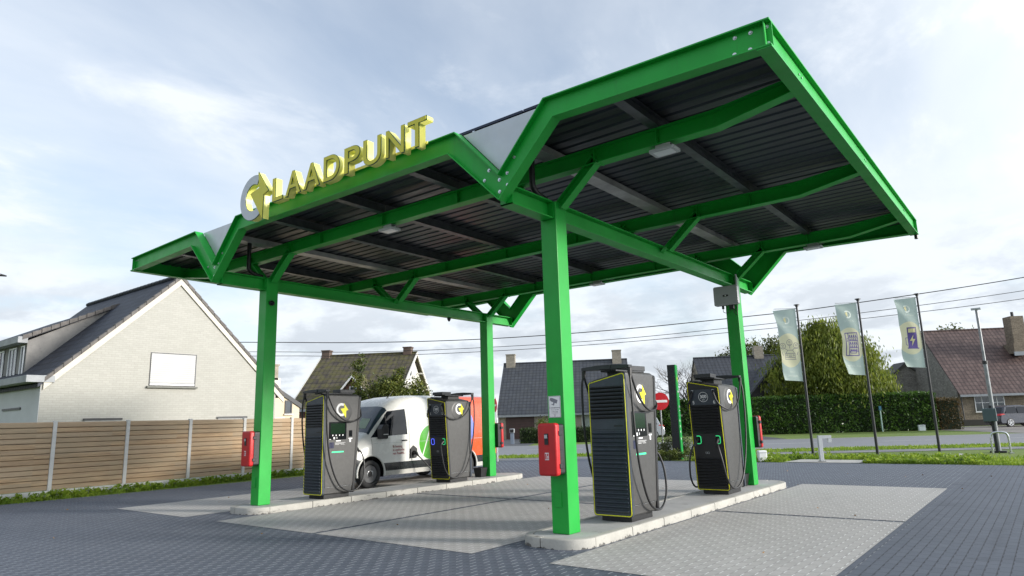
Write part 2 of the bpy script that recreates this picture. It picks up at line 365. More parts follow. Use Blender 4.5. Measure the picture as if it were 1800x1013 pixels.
# ------------------------------------------------------------------ canopy
can=thing('canopy','large green steel canopy on four columns over the charging bays','canopy',(W/2,L/2,0))
OFF=tuple(can.location)
def part(mb,name,mat,bevel=0,parent=None,smooth=False):
    if parent is not None:
        o=mb.build(name,mat,parent,bevel,smooth,OFF); return o
    return mb.build(name,mat,can,bevel,smooth,OFF)
YF,YR=-1.224,8.055
def fascia(yo,yi,dz,sgn):
    top=[(-3.589,5.39+dz),(-.745,5.45+dz),(0,4.66+dz),(.745,5.45+dz),(W-.745,5.45+dz),(W,4.66+dz),(W+.745,5.45+dz),(W+3.489,5.39+dz)]
    bot=[(-3.589,5.095+dz),(-.88,5.165+dz),(0,4.305+dz),(.88,5.165+dz),(W-.88,5.165+dz),(W,4.305+dz),(W+.88,5.165+dz),(W+3.489,5.095+dz)]
    def inset(tt,bb,k): # move from t towards b by vertical k
        return [(t[0]+(b[0]-t[0])*k/.3,t[1]-(k if abs(t[1]-b[1])<.31 else k*1.25)) for t,b in zip(tt,bb)]
    if sgn>0:
        top=[(x,z) for x,z in top]; top[1]=(-.60,top[1][1]); top[3]=(.60,top[3][1]); top[4]=(W-.60,top[4][1]); top[6]=(W+.60,top[6][1]); top[2]=(0,4.86+dz); top[5]=(W,4.86+dz)
    t2=inset(top,bot,.016); b2=[(b[0]+(t[0]-b[0])*.05,b[1]+.016) for t,b in zip(top,bot)]
    a,b=(yo,yi) if yo<yi else (yi,yo)
    m=MB(); m.strip(top,t2,a,b,'y'); m.strip(b2,bot,a,b,'y')
    wy=yo+(yi-yo)*.50; m.strip(t2,b2,wy-.006,wy+.006,'y')
    f=part(m,'fascia_beam',M_GREEN)
    for xc in (0,W):
        for dx,dzz in ((-.20,4.77),(-.28,4.65),(-.03,4.60),(-.03,4.44),(.10,4.66),(.10,4.50),(.22,4.84)):
            bm=MB(); y=wy+sgn*.006; bm.disc((xc+dx,y,dzz+dz),(0,sgn,0),.024,.004,12); bm.disc((xc+dx,y+sgn*.004,dzz+dz),(0,sgn,0),.014,.012,6)
            part(bm,'bolt',M_BOLT,parent=f)
    for x,z in ((W+3.44,5.335),(W+3.44,5.155),(W+3.28,5.335),(W+3.26,5.155),(W+3.12,5.34),(W+3.10,5.16),(-3.5,5.32),(-3.44,5.32),(-3.38,5.32)):
        bm=MB(); y=wy+sgn*.006; rr=.022 if x>0 else .012
        bm.disc((x,y,z+dz),(0,sgn,0),rr,.004,12); bm.disc((x,y+sgn*.004,z+dz),(0,sgn,0),rr*.6,.012,6); part(bm,'bolt',M_BOLT,parent=f)
    for xc in ((0,W) if sgn<0 else ()):
        m=MB(); m.prism([(xc-.72,5.437+dz),(xc,4.672+dz),(xc+.72,5.437+dz)],min(yi,yi+sgn*.012*-1),max(yi,yi-sgn*.012),'y')
        part(m,'infill_panel',M_INFILL)
    return f
ff=fascia(YF,YF+.165,0,-1); fr=fascia(YR,YR-.165,-.05,1)
for cx in (0,W):
    for cy in (0,L):
        m=MB(); s=.131; m.box(cx-s,cx+s,cy-s,cy+s,ZI,4.53); c=part(m,'column',M_GREEN,.012)
        m=MB(); m.box(cx-.065,cx+.035,cy-s-.014,cy-s,.45,.64); part(m,'inspection_cover',M_GREEN,.003,parent=c)
    for a,b in ((YF+.17,-.133),(.133,L-.133),(L+.133,YR-.17)):
        m=MB(); m.ibeam((cx,a,4.53),(cx,b,4.53),.25,.20,.016,.012)
        for yy in (a+.006,b-.006): m.box(cx-.1,cx+.1,yy-.006,yy+.006,4.28,4.53)
        part(m,'longitudinal_beam',M_GREEN)
for ty in (0,L/2,L):
    pts=[(-3.53,5.27),(-2.40,5.16),(W+2.40,5.16),(W+3.43,5.27)]
    lo=[(-3.53,5.10),(-2.45,4.93),(W+2.45,4.93),(W+3.43,5.10)]
    m=MB(); t2=[(x,z-.014) for x,z in pts]; l2=[(x,z+.014) for x,z in lo]
    m.strip(pts,t2,ty-.08,ty+.08,'y'); m.strip(l2,lo,ty-.08,ty+.08,'y'); m.strip(t2,l2,ty-.006,ty+.006,'y')
    for x in (1.76,3.52,5.28,8.72,-1.68,W+.75,W-.75,.75,-.75):
        m.box(x-.005,x+.005,ty-.078,ty+.078,4.944,5.146)
    part(m,'cross_beam',M_GREEN)
    for cx in (0,W):
        for sg in (-1,1):
            p0=Vector((cx+sg*.02,ty,4.38)); p1=Vector((cx+sg*.74,ty,5.0)); 
            d=(p1-p0); Lh=d.length; d.normalize(); side=Vector((0,1,0)); n=side.cross(d)
            T=Matrix(((d.x,side.x,n.x,p0.x),(d.y,side.y,n.y,p0.y),(d.z,side.z,n.z,p0.z),(0,0,0,1)))
            m=MB(); m.box(.02 if ty not in (0,L) else .16,Lh,-.07,.07,-.065,-.053,0,T); m.box(.16,Lh,-.07,.07,.053,.065,0,T); m.box(.16,Lh,-.006,.006,-.053,.053,0,T)
            m.box(Lh,Lh+.012,-.08,.08,-.11,.11,0,T)
            part(m,'brace',M_GREEN)
# side edge channels
for x,sg in ((-3.589,-1),(W+3.489,1)):
    m=MB(); xi=x-sg*.15; a,b=min(x,xi),max(x,xi)
    def run(x0,x1,z0a,z1a):
        dz=-.05
        m.add([(x0,YF+.01,z0a),(x1,YF+.01,z0a),(x1,YF+.01,z1a),(x0,YF+.01,z1a),(x0,YR-.01,z0a+dz),(x1,YR-.01,z0a+dz),(x1,YR-.01,z1a+dz),(x0,YR-.01,z1a+dz)],
              [(0,1,2,3),(7,6,5,4),(0,4,5,1),(1,5,6,2),(2,6,7,3),(3,7,4,0)])
    run(a,b,5.083,5.099); run(a,b,5.376,5.392); xm=x-sg*.06; run(xm-.005,xm+.005,5.099,5.376)
    e=part(m,'edge_beam',M_GREEN)
    for yy in (0,L/2,L):
        for dy in (-.05,.05):
            for z in (5.2,5.3):
                bm=MB(); bm.disc((xm+sg*.005,yy+dy,z-.03),(sg,0,0),.014,.012,8); part(bm,'bolt',M_BOLT,parent=e)
# roof deck: trapezoidal sheet with its ribs running across the canopy
m=MB(); y=YF+.20; prof=[]
while y<YR-.25:
    prof+=[(y,5.335),(y+.15,5.335),(y+.165,5.365),(y+.205,5.365)]; y+=.22
prof=[(a,b-.05*(a-YF)/9.28) for a,b in prof]
xs=(-3.5,-.76,.76,W-.76,W+.76,W+3.40)
for i in range(len(xs)-1):
    for j in range(len(prof)-1):
        (ya,za),(yb,zb)=prof[j],prof[j+1]
        m.add([(xs[i],ya,za),(xs[i+1],ya,za),(xs[i+1],yb,zb),(xs[i],yb,zb)],[(0,1,2,3)])
        
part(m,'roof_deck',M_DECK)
m=MB(); m.box(-3.5,W+3.40,YF+.19,YR-.19,5.368,5.374); part(m,'roof_membrane',M_DKGREY)
for x in (-1.68,1.76,3.52,5.28,8.72):
    for a,b in ((YF+.17,-.0),(0.0,L/2),(L/2,L),(L,YR-.17)):
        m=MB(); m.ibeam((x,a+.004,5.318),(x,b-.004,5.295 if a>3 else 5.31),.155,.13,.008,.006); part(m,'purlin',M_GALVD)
# shallow gutters above the column lines
for cx in (0,W):
    m=MB(); m.box(cx-.12,cx+.12,YF+.2,YR-.2,5.20,5.212); m.box(cx-.12,cx-.11,YF+.2,YR-.2,5.212,5.30); m.box(cx+.11,cx+.12,YF+.2,YR-.2,5.212,5.30); part(m,'gutter',M_GUT)
    m=MB(); m.tube(smoothpts([(cx,-.47,5.199),(cx,-.47,4.75),(cx,-.45,4.66),(cx,-.36,4.60),(cx,-.16,4.56)],5),.042,12); part(m,'downpipe',M_BLACK,smooth=True)
m=MB()
for i in range(3):
    for j in range(4):
        x0=W-.87+i*1.14; y0=YF+.24+j*1.78; m.box(x0,x0+1.12,y0,y0+1.74,5.50,5.535)
part(m,'solar_panel',M_SOLAR)
m=MB()
for x in (W-.6,W+.5,W+1.6,W+2.3): m.box(x-.02,x+.02,YF+.24,YR-1.2,5.376,5.498)
part(m,'panel_rail',M_CHROME)
m=MB(); m.cyl((W+3.44,YR-.02,5.03),(W+3.44,YR-.02,4.95),.035,12); part(m,'drain_spout',M_BLACK)
# ------------------------------------------------------------------ sign letters
sign=thing('roof_sign','raised yellow letters spelling LAADPUNT along the front edge of the canopy','sign',(4.2,-1.35,5.3))
def letter_mats():
    f=plain('yellow_sign_face_shaded',(.62,.56,.030),.45,0,.06,5); s=plain('yellow_sign_return_sunlit',(.90,.85,.22),.35,0,.05,5); return f,s  # same yellow: face darkened as if shaded, returns lightened as if sunlit
M_SF,M_SS=letter_mats(); M_RIM=plain('teal_letter_rim',(.012,.085,.060),.4)
def letter(ch,x,size=.585,ex=.060,off=.006):
    cu=bpy.data.curves.new('letter','FONT'); cu.body=ch; cu.size=size; cu.extrude=ex; cu.offset=off; cu.align_x='LEFT'
    t=bpy.data.objects.new('letter',cu); COL.objects.link(t); dg=bpy.context.evaluated_depsgraph_get()
    me=bpy.data.meshes.new_from_object(t.evaluated_get(dg)); bpy.data.objects.remove(t); bpy.data.curves.remove(cu)
    me.name='letter'; me.materials.clear()
    for mm in (M_SS,M_SF): me.materials.append(mm)
    for p in me.polygons: p.material_index=1 if p.normal.z>.9 else 0
    o=bpy.data.objects.new('letter',me); COL.objects.link(o); o.parent=sign; o['label']='yellow letter '+ch
    xs=[v.co.x for v in me.vertices]; w0,w1=min(xs),max(xs)
    return o,w0,w1
tx=[('L',2.36,2.66),('A',2.74,3.16),('A',3.24,3.66),('D',3.76,4.15),('P',4.27,4.63),('U',4.71,5.10),('N',5.21,5.59),('T',5.66,6.03)]
for ch,a,b in tx:
    o,w0,w1=letter(ch,a); k=(b-a)/(w1-w0)
    o.rotation_euler=(R(90),0,0); o.scale=(k,1,1); o.location=(a-w0*k-4.2,-1.408+1.35,5.285-5.3)
    rm,_a,_b=letter(ch,a,ex=.004,off=.011); rm.name='letter_rim'; rm.parent=o; rm.location=(0,0,.0645); del rm['label']; rm.data.materials.clear(); rm.data.materials.append(M_RIM)
    fc,_a,_b=letter(ch,a,ex=.004,off=.002); fc.name='letter_face'; fc.parent=o; fc.location=(0,0,.0735); del fc['label']; fc.data.materials.clear(); fc.data.materials.append(M_SF)
m=MB(); m.box(2.4-4.2,5.9-4.2,.02,.03,.06,.10); m.build('mounting_rail',M_SS,sign)
def ring_poly(cx,cz,ro,ri,a0,a1,n=28):
    return [(cx+ro*math.cos(R(a0+(a1-a0)*i/n)),cz+ro*math.sin(R(a0+(a1-a0)*i/n))) for i in range(n+1)]+[(cx+ri*math.cos(R(a1+(a0-a1)*i/n)),cz+ri*math.sin(R(a1+(a0-a1)*i/n))) for i in range(n+1)]
def ring_mesh(m,cx,cz,ro,ri,a0,a1,ya,yb,axis='y',n=26,mi=0,sx=1):
    for i in range(n):
        t0=R(a0+(a1-a0)*i/n); t1=R(a0+(a1-a0)*(i+1)/n)
        P=lambda r,t:(cx+sx*r*math.cos(t),cz+r*math.sin(t))
        m.prism([P(ri,t0),P(ro,t0),P(ro,t1),P(ri,t1)],ya,yb,axis,mi)
BOLT=[(-.02,.52),(.42,-.02),(.22,-.08),(.20,-.64),(-.33,.06),(.04,.13)]
def bolt_poly(cx,cz,k,sx=1): return [(cx+sx*k*x,cz+k*z) for x,z in BOLT]
m=MB(); ring_mesh(m,1.76-4.2,.20,.408,.238,61,319,-.1215,-.1155); m.build('emblem_ring_rim',M_RIM,sign); m=MB(); ring_mesh(m,1.76-4.2,.20,.40,.245,62,318,-.13,-.122); m.build('emblem_ring_face',plain('grey_white_sign_face',(.50,.53,.58),.4,0,.04,5),sign)
m=MB(); ring_mesh(m,1.76-4.2,.20,.40,.245,62,318,-.115,.0); m.build('emblem_ring',M_SS,sign)
m=MB(); m.prism(bolt_poly(1.95-4.2,.23,.74),-.15,-.142); m.build('emblem_bolt_face',M_SF,sign)
m=MB(); m.prism(bolt_poly(1.95-4.2,.23,.74),-.133,-.02); m.build('emblem_bolt',M_SS,sign)
m=MB(); m.prism(bolt_poly(1.95-4.2,.23,.775),-.1415,-.1335); m.build('emblem_bolt_rim',M_RIM,sign)
# ------------------------------------------------------------------ floodlights
def flood(x,y,label):
    t=thing('floodlight',label,'floodlight',(x,y,4.93),0,'floodlights under the canopy beams')
    m=MB(); m.box(-.10,.10,-.055,-.045,-.06,-.002); m.box(-.10,.10,.045,.055,-.06,-.002); m.box(-.10,.10,-.055,.055,-.002,0.0); m.build('bracket',M_LGREY,t)
    m=MB(); m.prism(rrect(-.17,.17,-.12,.12,.03),-.10,-.065,'z'); m.build('housing',M_LGREY,t,.004)
    m=MB(); m.box(-.12,.12,-.08,.08,-.106,-.1); m.build('lens',M_CLEAR,t)
    return t
flood(8.79,0,'grey square floodlight under the front cross beam near the canopy right corner')
flood(3.63,0,'grey square floodlight under the front cross beam between the two front columns')
flood(8.80,L,'grey square floodlight under the rear cross beam right of the inverter column')
flood(3.67,L,'grey square floodlight under the rear cross beam between the columns')
# ------------------------------------------------------------------ extinguisher cabinets
M_LABELW=plain('label_white',(.75,.75,.75),.5,0,.04,5)
def cabinet(cx,cy,sg,label,dx=-.07):
    t=thing('extinguisher_cabinet',label,'fire cabinet',(cx+dx,cy+sg*.131,.86),0 if sg<0 else math.pi,'fire extinguisher cabinets on the canopy columns')
    m=MB(); m.prism(rrect(-.125,.125,0,.64,.035),-.125,-.001,'y'); m.build('back_shell',M_BLACK,t,.01)
    m=MB()
    for z in (.14,.32,.5): m.box(-.129,.129,-.115,-.02,z-.004,z+.004)
    m.build('rib',M_BLACK,t)
    m=MB(); m.prism(rrect(-.145,.145,-.01,.65,.04),-.225,-.126,'y'); d=m.build('door',M_RED,t,.025,True,seg=3)
    m=MB(); m.box(-.03,.03,-.232,-.226,.38,.52); m.box(-.022,.022,-.238,-.232,.44,.51,0); m.build('window',M_BLACK,d)
    m=MB(); m.box(-.022,.022,-.243,-.2385,.46,.505); m.build('gauge_plate',M_LGREY,d)
    m=MB(); m.box(-.03,.03,-.2285,-.2275,.19,.28); m.build('pictogram',M_LABELW,d)
    m=MB(); m.box(-.024,-.006,-.2305,-.229,.198,.27); m.box(.006,.024,-.2305,-.229,.235,.27); m.box(.008,.022,-.2305,-.229,.198,.225); m.build('pictogram_mark',M_RED,d)
    for z in (.11,.52):
        m=MB(); m.box(.128,.158,-.16,-.09,z-.03,z+.03); m.build('latch',M_BLACK,t,.006)
        m=MB(); m.box(-.158,-.14,-.18,-.10,z-.03,z+.03); m.build('hinge',M_BLACK,t,.004)
    return t
cabinet(W,0,-1,'red fire extinguisher cabinet on the near right column, below the camera notice',-.01)
cabinet(0,0,-1,'red fire extinguisher cabinet on the left front column, seen against the wooden fence',-.01)
cabinet(0,L,1,'red and black cabinet edge on the far side of the left rear column',.10)
cabinet(W,L,1,'red and black cabinet edge on the far side of the right rear column',.09)
# CCTV notice
t=thing('camera_notice','white camera surveillance notice on the near right column','notice',(W-.015,-.133,1.58))
m=MB(); m.prism(rrect(-.095,.095,0,.28,.006),-.002,.0,'y'); m.build('plate',M_WHITE,t)
M_INK=plain('ink',(.05,.05,.09),.6)
m=MB(); ring_mesh(m,0,.14,.0,.0,0,1,0,0,n=1)
m=MB(); m.box(-.088,.088,-.0035,-.0025,.004,.007); m.box(-.088,.088,-.0035,-.0025,.273,.276); m.box(-.088,-.085,-.0035,-.0025,.007,.273); m.box(.085,.088,-.0035,-.0025,.007,.273); m.build('border',M_INK,t)
m=MB(); T=Matrix.Translation((0,0,.215))@Matrix.Rotation(R(20),4,'Y')
m.box(-.055,.045,-.0035,-.0025,-.022,.026,0,T); m.box(-.075,-.055,-.0035,-.0025,-.016,.02,0,T); m.box(-.01,.012,-.0035,-.0025,-.05,-.022,0,T); m.box(-.03,.012,-.0035,-.0025,-.06,-.05,0,T); m.build('camera_pictogram',plain('grey_ink',(.22,.22,.25),.6),t)
text('notice_text','CAMERABEWAKING',.018,M_INK,t,(0,-.003,.125),(R(90),0,0),.0004)
for k,(s,z) in enumerate((('Wet van 21 maart 2007',.10),('Verantwoordelijke',.078),('voor de verwerking',.06),('contact',.042))):
    text('notice_text',s,.013,M_INK,t,(0,-.003,z),(R(90),0,0),.0004)
m=MB(); m.disc((0,-.0025,.02),(0,-1,0),.007,.001,10); m.build('emblem',plain('purple_ink',(.15,.03,.12),.5),t)
# inverter
t=thing('inverter','light grey wall inverter high on the right rear column with cables below','inverter',(W-.06,L-.131,3.86))
m=MB(); m.prism(rrect(-.265,.265,0,.42,.035),-.14,-.012,'y'); m.build('housing',plain('inverter_grey',(.36,.37,.38),.4,.2,.05,4),t,.012)
m=MB(); m.prism(rrect(-.06,.06,.185,.225,.019),-.1455,-.1405,'y'); e=m.build('logo_plate',M_BLACK,t); m=MB(); m.disc((0,-.146,.205),(0,-1,0),.014,.002,12); m.build('status_light',M_WHITE,e)
m=MB(); m.box(.05,.14,-.11,-.03,-.09,.0); m.box(-.12,-.08,-.09,-.04,-.07,0); m.build('connector_block',M_BLACK,t,.004)
for a in ([(-.1,-.07,-.06),(-.09,-.08,-.14),(0,-.08,-.16),(.09,-.07,-.08)],[(.1,-.08,-.08),(.16,-.09,-.2),(.2,-.09,-.22),(.22,-.09,-.1),(.2,-.06,.05)],[(.12,-.06,-.08),(.2,-.05,-.14),(.21,-.04,.1),(.17,-.04,.62)]):
    m=MB(); m.tube(smoothpts(a,6),.006,6); m.build('cable',M_CABLE,t,smooth=True)
m=MB(); m.tube([(.215,-.006,.2),(.215,-.006,.66)],.02,8); m.build('conduit',M_LGREY,t)
# small black dome cameras
for x,y,z,l in ((.131,-.02,4.02,'small black dome camera near the top of the left front column'),(-.0,5.3,4.28,'small black dome camera hanging under the left long beam')):
    t=thing('dome_camera',l,'camera',(x,y,z),0,'dome cameras')
    m=MB()
    if x>.1: m.disc((0,0,0),(1,0,0),.055,.04,14); m.build('base',M_BLACK,t); m=MB(); m.tube([(.04,0,0),(.06,0,0),(.075,0,0),(.082,0,0)],[.045,.038,.022,.004],14); m.build('dome',M_GLASSBLK,t,smooth=True)
    else: m.disc((0,0,0),(0,0,-1),.05,.05,14); m.build('base',M_BLACK,t); m=MB(); m.tube([(0,0,-.05),(0,0,-.08),(0,0,-.1),(0,0,-.108)],[.04,.034,.02,.004],14); m.build('dome',M_GLASSBLK,t,smooth=True)
# buckets
for x,l in ((-.06,'black plastic waste tub at the foot of the left rear column'),(W-.08,'black plastic waste tub at the foot of the right rear column')):
    t=thing('waste_tub',l,'tub',(x,L-.30,ZI),0,'black tubs on the islands')
    m=MB(); 
    b=[(-.10,-.10,0),(.10,-.10,0),(.10,.10,0),(-.10,.10,0),(-.14,-.13,.24),(.14,-.13,.24),(.14,.13,.24),(-.14,.13,.24),(-.13,-.12,.24),(.13,-.12,.24),(.13,.12,.24),(-.13,.12,.24),(-.092,-.092,.01),(.092,-.092,.01),(.092,.092,.01),(-.092,.092,.01)]
    m.add(b,[(3,2,1,0),(0,1,5,4),(1,2,6,5),(2,3,7,6),(3,0,4,7),(4,5,9,8),(5,6,10,9),(6,7,11,10),(7,4,8,11),(8,9,13,12),(9,10,14,13),(10,11,15,14),(11,8,12,15),(12,13,14,15)]); m.build('body',M_BLACK,t)
    m=MB(); m.tube([(-.14,-.134,.23),(.14,-.134,.23)],.01,6); m.build('rim',M_BLACK,t)
# ------------------------------------------------------------------ chargers
M_GRN=emis('green_led',(.04,.62,.20),.42); M_BLU=emis('blue_led',(.08,.12,.8),.7)
M_SCREEN=emis('dim_green_screen',(.003,.018,.006),.12)
M_SCREEN.node_tree.nodes['Principled BSDF'].inputs['Roughness'].default_value=.15; M_SCREEN.node_tree.nodes['Principled BSDF'].inputs['Specular IOR Level'].default_value=.2
M_STRIP=emis('green_strip',(.03,.62,.25),.6)
def mat_to(o,T): o.matrix_local=T@o.matrix_local
def charger(name_label,x,y,rz,nums,screen_on,left_to_van=False,group='rapid chargers on the two islands'):
    t=thing('charging_station',name_label,'charger',(x,y,ZI),rz,group)
    m=MB(); m.box(-.24,.24,.07,.70,0,.085); m.build('plinth',M_BLACK,t,.006)
    m=MB()
    def ring(z,y1,hw,dz=0): return [(-hw,.03,z),(hw,.03,z+dz),(hw,y1,z+dz),(-hw,y1,z)]
    rs=[ring(.085,.735,.285),ring(.22,.755,.29),ring(.235,.765,.30),ring(1.0,.83,.302),ring(1.88,.905,.302,.10),ring(1.955,.90,.298,.11),ring(1.985,.84,.27,.11)]
    vs=[v for r in rs for v in r]; fs=[(i*4+k,i*4+(k+1)%4,(i+1)*4+(k+1)%4,(i+1)*4+k) for i in range(len(rs)-1) for k in range(4)]
    fs+=[(3,2,1,0),tuple(range(len(vs)-4,len(vs)))]; m.add(vs,fs); body=m.build('body',M_GREY,t,.022,True,angle=30,seg=3)
    for sx in (-1,1):
        c=MB(); c.tube([(sx*.296,.47,1.72),(sx*.308,.47,1.72),(sx*.309,.47,1.72)],[.235,.20,.19],28); c.build('boss',M_GREY,body,smooth=True)
        cy,cz=.42,1.77
        c=MB(); k=1 if sx>0 else -1
        xa,xb=(.3105,.3125) if sx>0 else (-.3125,-.3105)
        ring_mesh(c,cy,cz,.135,.085,58,322,xa,xb,'x',24,0,k); e=c.build('emblem_ring',M_WHITE,body)
        xa,xb=(.3135,.315) if sx>0 else (-.315,-.3135)
        c=MB(); c.prism(bolt_poly(cy+.06*k,cz,.27,k),xa,xb,'x'); c.build('emblem_bolt',M_YEL,body)
        c=MB(); c.box(sx*.3005 if sx>0 else -.3035,.3035 if sx>0 else -.3005,.05,.76,.222,.227); c.build('seam',M_CHROME,body)
    # louvred back
    def face(T,slant,conn):
        hl=-.31
        if slant>0: po=rrect(-.31,.31,0,1.885,.045,5,slant); pi=rrect(-.297,.297,.013,1.872,.036,5,slant)
        else: po=rrect(-.31,.31,0,1.885-slant,.045,5,slant); pi=rrect(-.297,.297,.013,1.872-slant,.036,5,slant)
        c=MB(); c.prism(po,-.024,.03,'y',0,T); p=c.build('connector_panel' if conn else 'louver_panel',M_NAVY if not conn else M_BLACK,t)
        c=MB(); c.tube([T@Vector((a,-.026,b)) for a,b in pi+[pi[0],pi[1]]],.0068,6,cap=False); c.build('yellow_trim',M_YEL,p,smooth=True)
        def slats(z0,n,pitch,hw=.268):
            c=MB()
            for i in range(n):
                z=z0+i*pitch; h=pitch
                c.prism([(-.022,z),(-.036,z+h*.12),(-.058,z+h*.50),(-.056,z+h*.62),(-.022,z+h*.80)],-hw,hw,'x',0,T)
            return c
        if not conn:
            c=slats(1.345,9,.053); c.build('upper_louvers',M_BLACK,p); c=slats(.05,19,.0595); c.build('lower_louvers',M_NAVY,p)
            c=MB(); c.box(-.27,.27,-.034,-.024,1.20,1.315,0,T); c.build('blank_plate',M_NAVY,p,.004); c=MB(); c.box(.10,.24,-.040,-.034,1.235,1.255,0,T); c.build('grip_slot',M_BLACK,p)
        else:
            c=slats(1.03,10,.052,.262); c.build('upper_louvers',M_BLACK,p); c=slats(.055,10,.054,.262); c.build('lower_louvers',M_BLACK,p)
            c=MB(); c.prism([(-.26,1.555),(.26,1.555),(.235,1.84),(-.235,1.84)],-.034,-.024,'y',0,T); c.build('badge_plate',M_NAVY,p)
            c=MB(); 
            for i in range(30):
                a0,a1=2*math.pi*i/30,2*math.pi*(i+1)/30
                c.prism([(.086*math.cos(a0),1.70+.086*math.sin(a0)),(.092*math.cos(a0),1.70+.092*math.sin(a0)),(.092*math.cos(a1),1.70+.092*math.sin(a1)),(.086*math.cos(a1),1.70+.086*math.sin(a1))],-.0375,-.035,'y',0,T)
            c.build('badge_ring',M_WHITE,p)
            for s_,sz,px,pz,bo in (('300',.085,0,1.705,.001),('kW',.036,0,1.645,0),(nums[0],.085,-.20,1.60,.001),(nums[1],.085,.20,1.60,.001)):
                o=text('writing',s_,sz,M_WHITE,p,(0,0,0),(0,0,0),.0008,bold=bo); o.matrix_local=T@Matrix.Translation((px,-.0365,pz))@Matrix.Rotation(R(90),4,'X')
            for sx,st in ((-1,0),(1,1)):
                blue=(left_to_van and sx<0)
                q=rrect(sx*.185-.048,sx*.185+.048,.845,.985,.03,4)
                cc=[T@Vector((a,-.032,b)) for a,b in q]
                # start so that the gap is on the left for green rings
                c=MB()
                if blue: c.tube(cc+[cc[0],cc[1]],.0085,6,cap=False)
                else: c.tube([T@Vector((sx*.185-.028,-.032,.845))]+cc[:10]+[T@Vector((sx*.185-.028,-.032,.985))],.0085,6)
                c.build('socket_ring',M_BLU if blue else M_GRN,p)
                c=MB(); c.prism(rrect(sx*.185-.03,sx*.185+.03,.865,.965,.02,4),-.032,-.02,'y',0,T); c.build('socket',M_GLASSBLK,p)
                c=MB(); c.box(sx*.20-.018,sx*.20+.018,-.05,-.024,1.80,1.835,0,T); c.build('cable_outlet',M_LGREY,p)
            c=MB()
            for k in (-.06,-.02): c.box(k-.017,k+.017,-.0275,-.025,.66,.694,0,T)
            c.build('connector_pictogram',M_LGREY,p)
            c=MB()
            for k in (-.06,-.02): c.box(k-.012,k+.012,-.029,-.0278,.665,.689,0,T); 
            c.build('connector_mark',M_BLACK,p)
    T0=Matrix.Translation((0,0,.075))
    face(T0,.11,False)
    T1=Matrix.Translation((0,.76,.075))@Matrix.Rotation(math.pi,4,'Z')@Matrix.Rotation(R(4.5),4,'X')
    face(T1,-.11,True)
    # display side (+x)
    d=MB(); d.prism(rrect(.12,.56,1.16,1.52,.02,4),.300,.308,'x'); d=d.build('display',M_GLASSBLK,body)
    c=MB(); c.box(.3082,.309,.16,.52,1.28,1.49); c.build('screen',M_SCREEN,d)
    c=MB()
    for k in range(4): c.box(.3092,.3098,.20+k*.085,.225+k*.085,1.235,1.262)
    c.box(.3092,.3098,.23,.27,1.17,1.215); c.box(.3092,.3098,.31,.325,1.18,1.215); c.box(.3092,.3098,.13,.17,1.165,1.178); c.build('icons',M_WHITE,d)
    c=MB(); c.box(.3005,.304,.30,.42,1.125,1.145); c.build('sticker',M_WHITE,body)
    c=MB(); c.box(.3005,.312,.63,.71,1.21,1.34); d2=c.build('card_reader',M_GLASSBLK,body,.003)
    c=MB(); c.box(.3005,.303,.62,.72,1.165,1.185); c.box(.3005,.303,.645,.685,1.10,1.165); c.build('reader_pictogram',M_WHITE,body)
    c=MB(); c.box(.3005,.304,.13,.25,.99,1.11); c.build('rfid_pad',plain('dark_blue_pad',(.012,.014,.05),.3),body)
    c=MB()
    for k,(a,b) in enumerate(((.28,.54),(.28,.50),(.28,.38),(.42,.52))): c.box(.3005,.3025,a,b,1.095-.018*k-(0 if k<3 else -.018),1.10-.018*k-(0 if k<3 else -.018))
    c.build('small_print',M_LABELW,body)
    c=MB(); c.box(.3005,.303,.20,.50,.90,.925); c.build('light_strip',M_STRIP,body)
    # head and arms
    c=MB(); c.prism([(-.20,.80),(.20,.80),(.13,.06),(-.13,.06)],2.10,2.125,'z'); c.prism([(-.15,.86),(.19,.86),(.15,.50),(-.11,.50)],2.126,2.20,'z'); c.build('cable_head',M_DKGREY,t,.006)
    c=MB(); c.box(-.10,.14,.2,.6,1.95,2.10); c.build('neck',M_BLACK,t)
    c=MB(); c.prism([(-.40,2.135),(-.12,2.125),(.12,2.125),(.40,2.135),(.40,2.175),(.12,2.195),(-.12,2.195),(-.40,2.175)],-.045,.055,'y'); c.box(-.09,.10,-.058,-.051,2.132,2.19); c.build('arm_bar',M_DKGREY,t,.006)
    for sg in (-1,1):
        c=MB(); c.tube([(sg*.385,.0,2.13),(sg*.387,-.005,2.06),(sg*.395,-.01,2.0)],[.035,.03,.02],8); c.build('cable_clamp',M_BLACK,t,smooth=True)
        c=MB(); y0=.905
        c.tube(smoothpts([(sg*.20,y0+.03,1.885),(sg*.215,y0+.06,1.82),(sg*.25,y0+.07,1.72)],4),[.022]*9,8); c.build('cable_boot',M_BLACK,t,smooth=True)
        c=MB(); c.tube(smoothpts([(sg*.25,y0+.07,1.72),(sg*.31,y0+.02,1.61),(sg*.37,.72,1.53),(sg*.395,.45,1.55),(sg*.40,.2,1.72),(sg*.395,.06,1.95),(sg*.39,.01,2.08)],6),.0155,8); c.build('upper_cable',M_CABLE,t,smooth=True)
        vside=(left_to_van and ((rz>1 and sg==1)))
        if not vside:
            c=MB(); c.tube(smoothpts([(sg*.392,-.01,2.05),(sg*.41,-.035,1.85),(sg*.415,-.01,1.3),(sg*.405,.09,.75),(sg*.39,.30,.30),(sg*.375,.55,.13),(sg*.36,.80,.14),(sg*.345,.98,.32),(sg*.31,1.04,.62),(sg*.25,1.02,.85),(sg*.20,.955,.93)],7),.0165,8); c.build('charging_cable',M_CABLE,t,smooth=True)
            c=MB(); c.tube(smoothpts([(sg*.195,.85,.995),(sg*.198,.90,.985),(sg*.20,.96,.93),(sg*.205,.985,.88)],4),[.032]*5+[.03,.028,.026,.025,.024,.023,.022,.021],10); c.build('plug',M_BLACK,t,smooth=True)
    return t
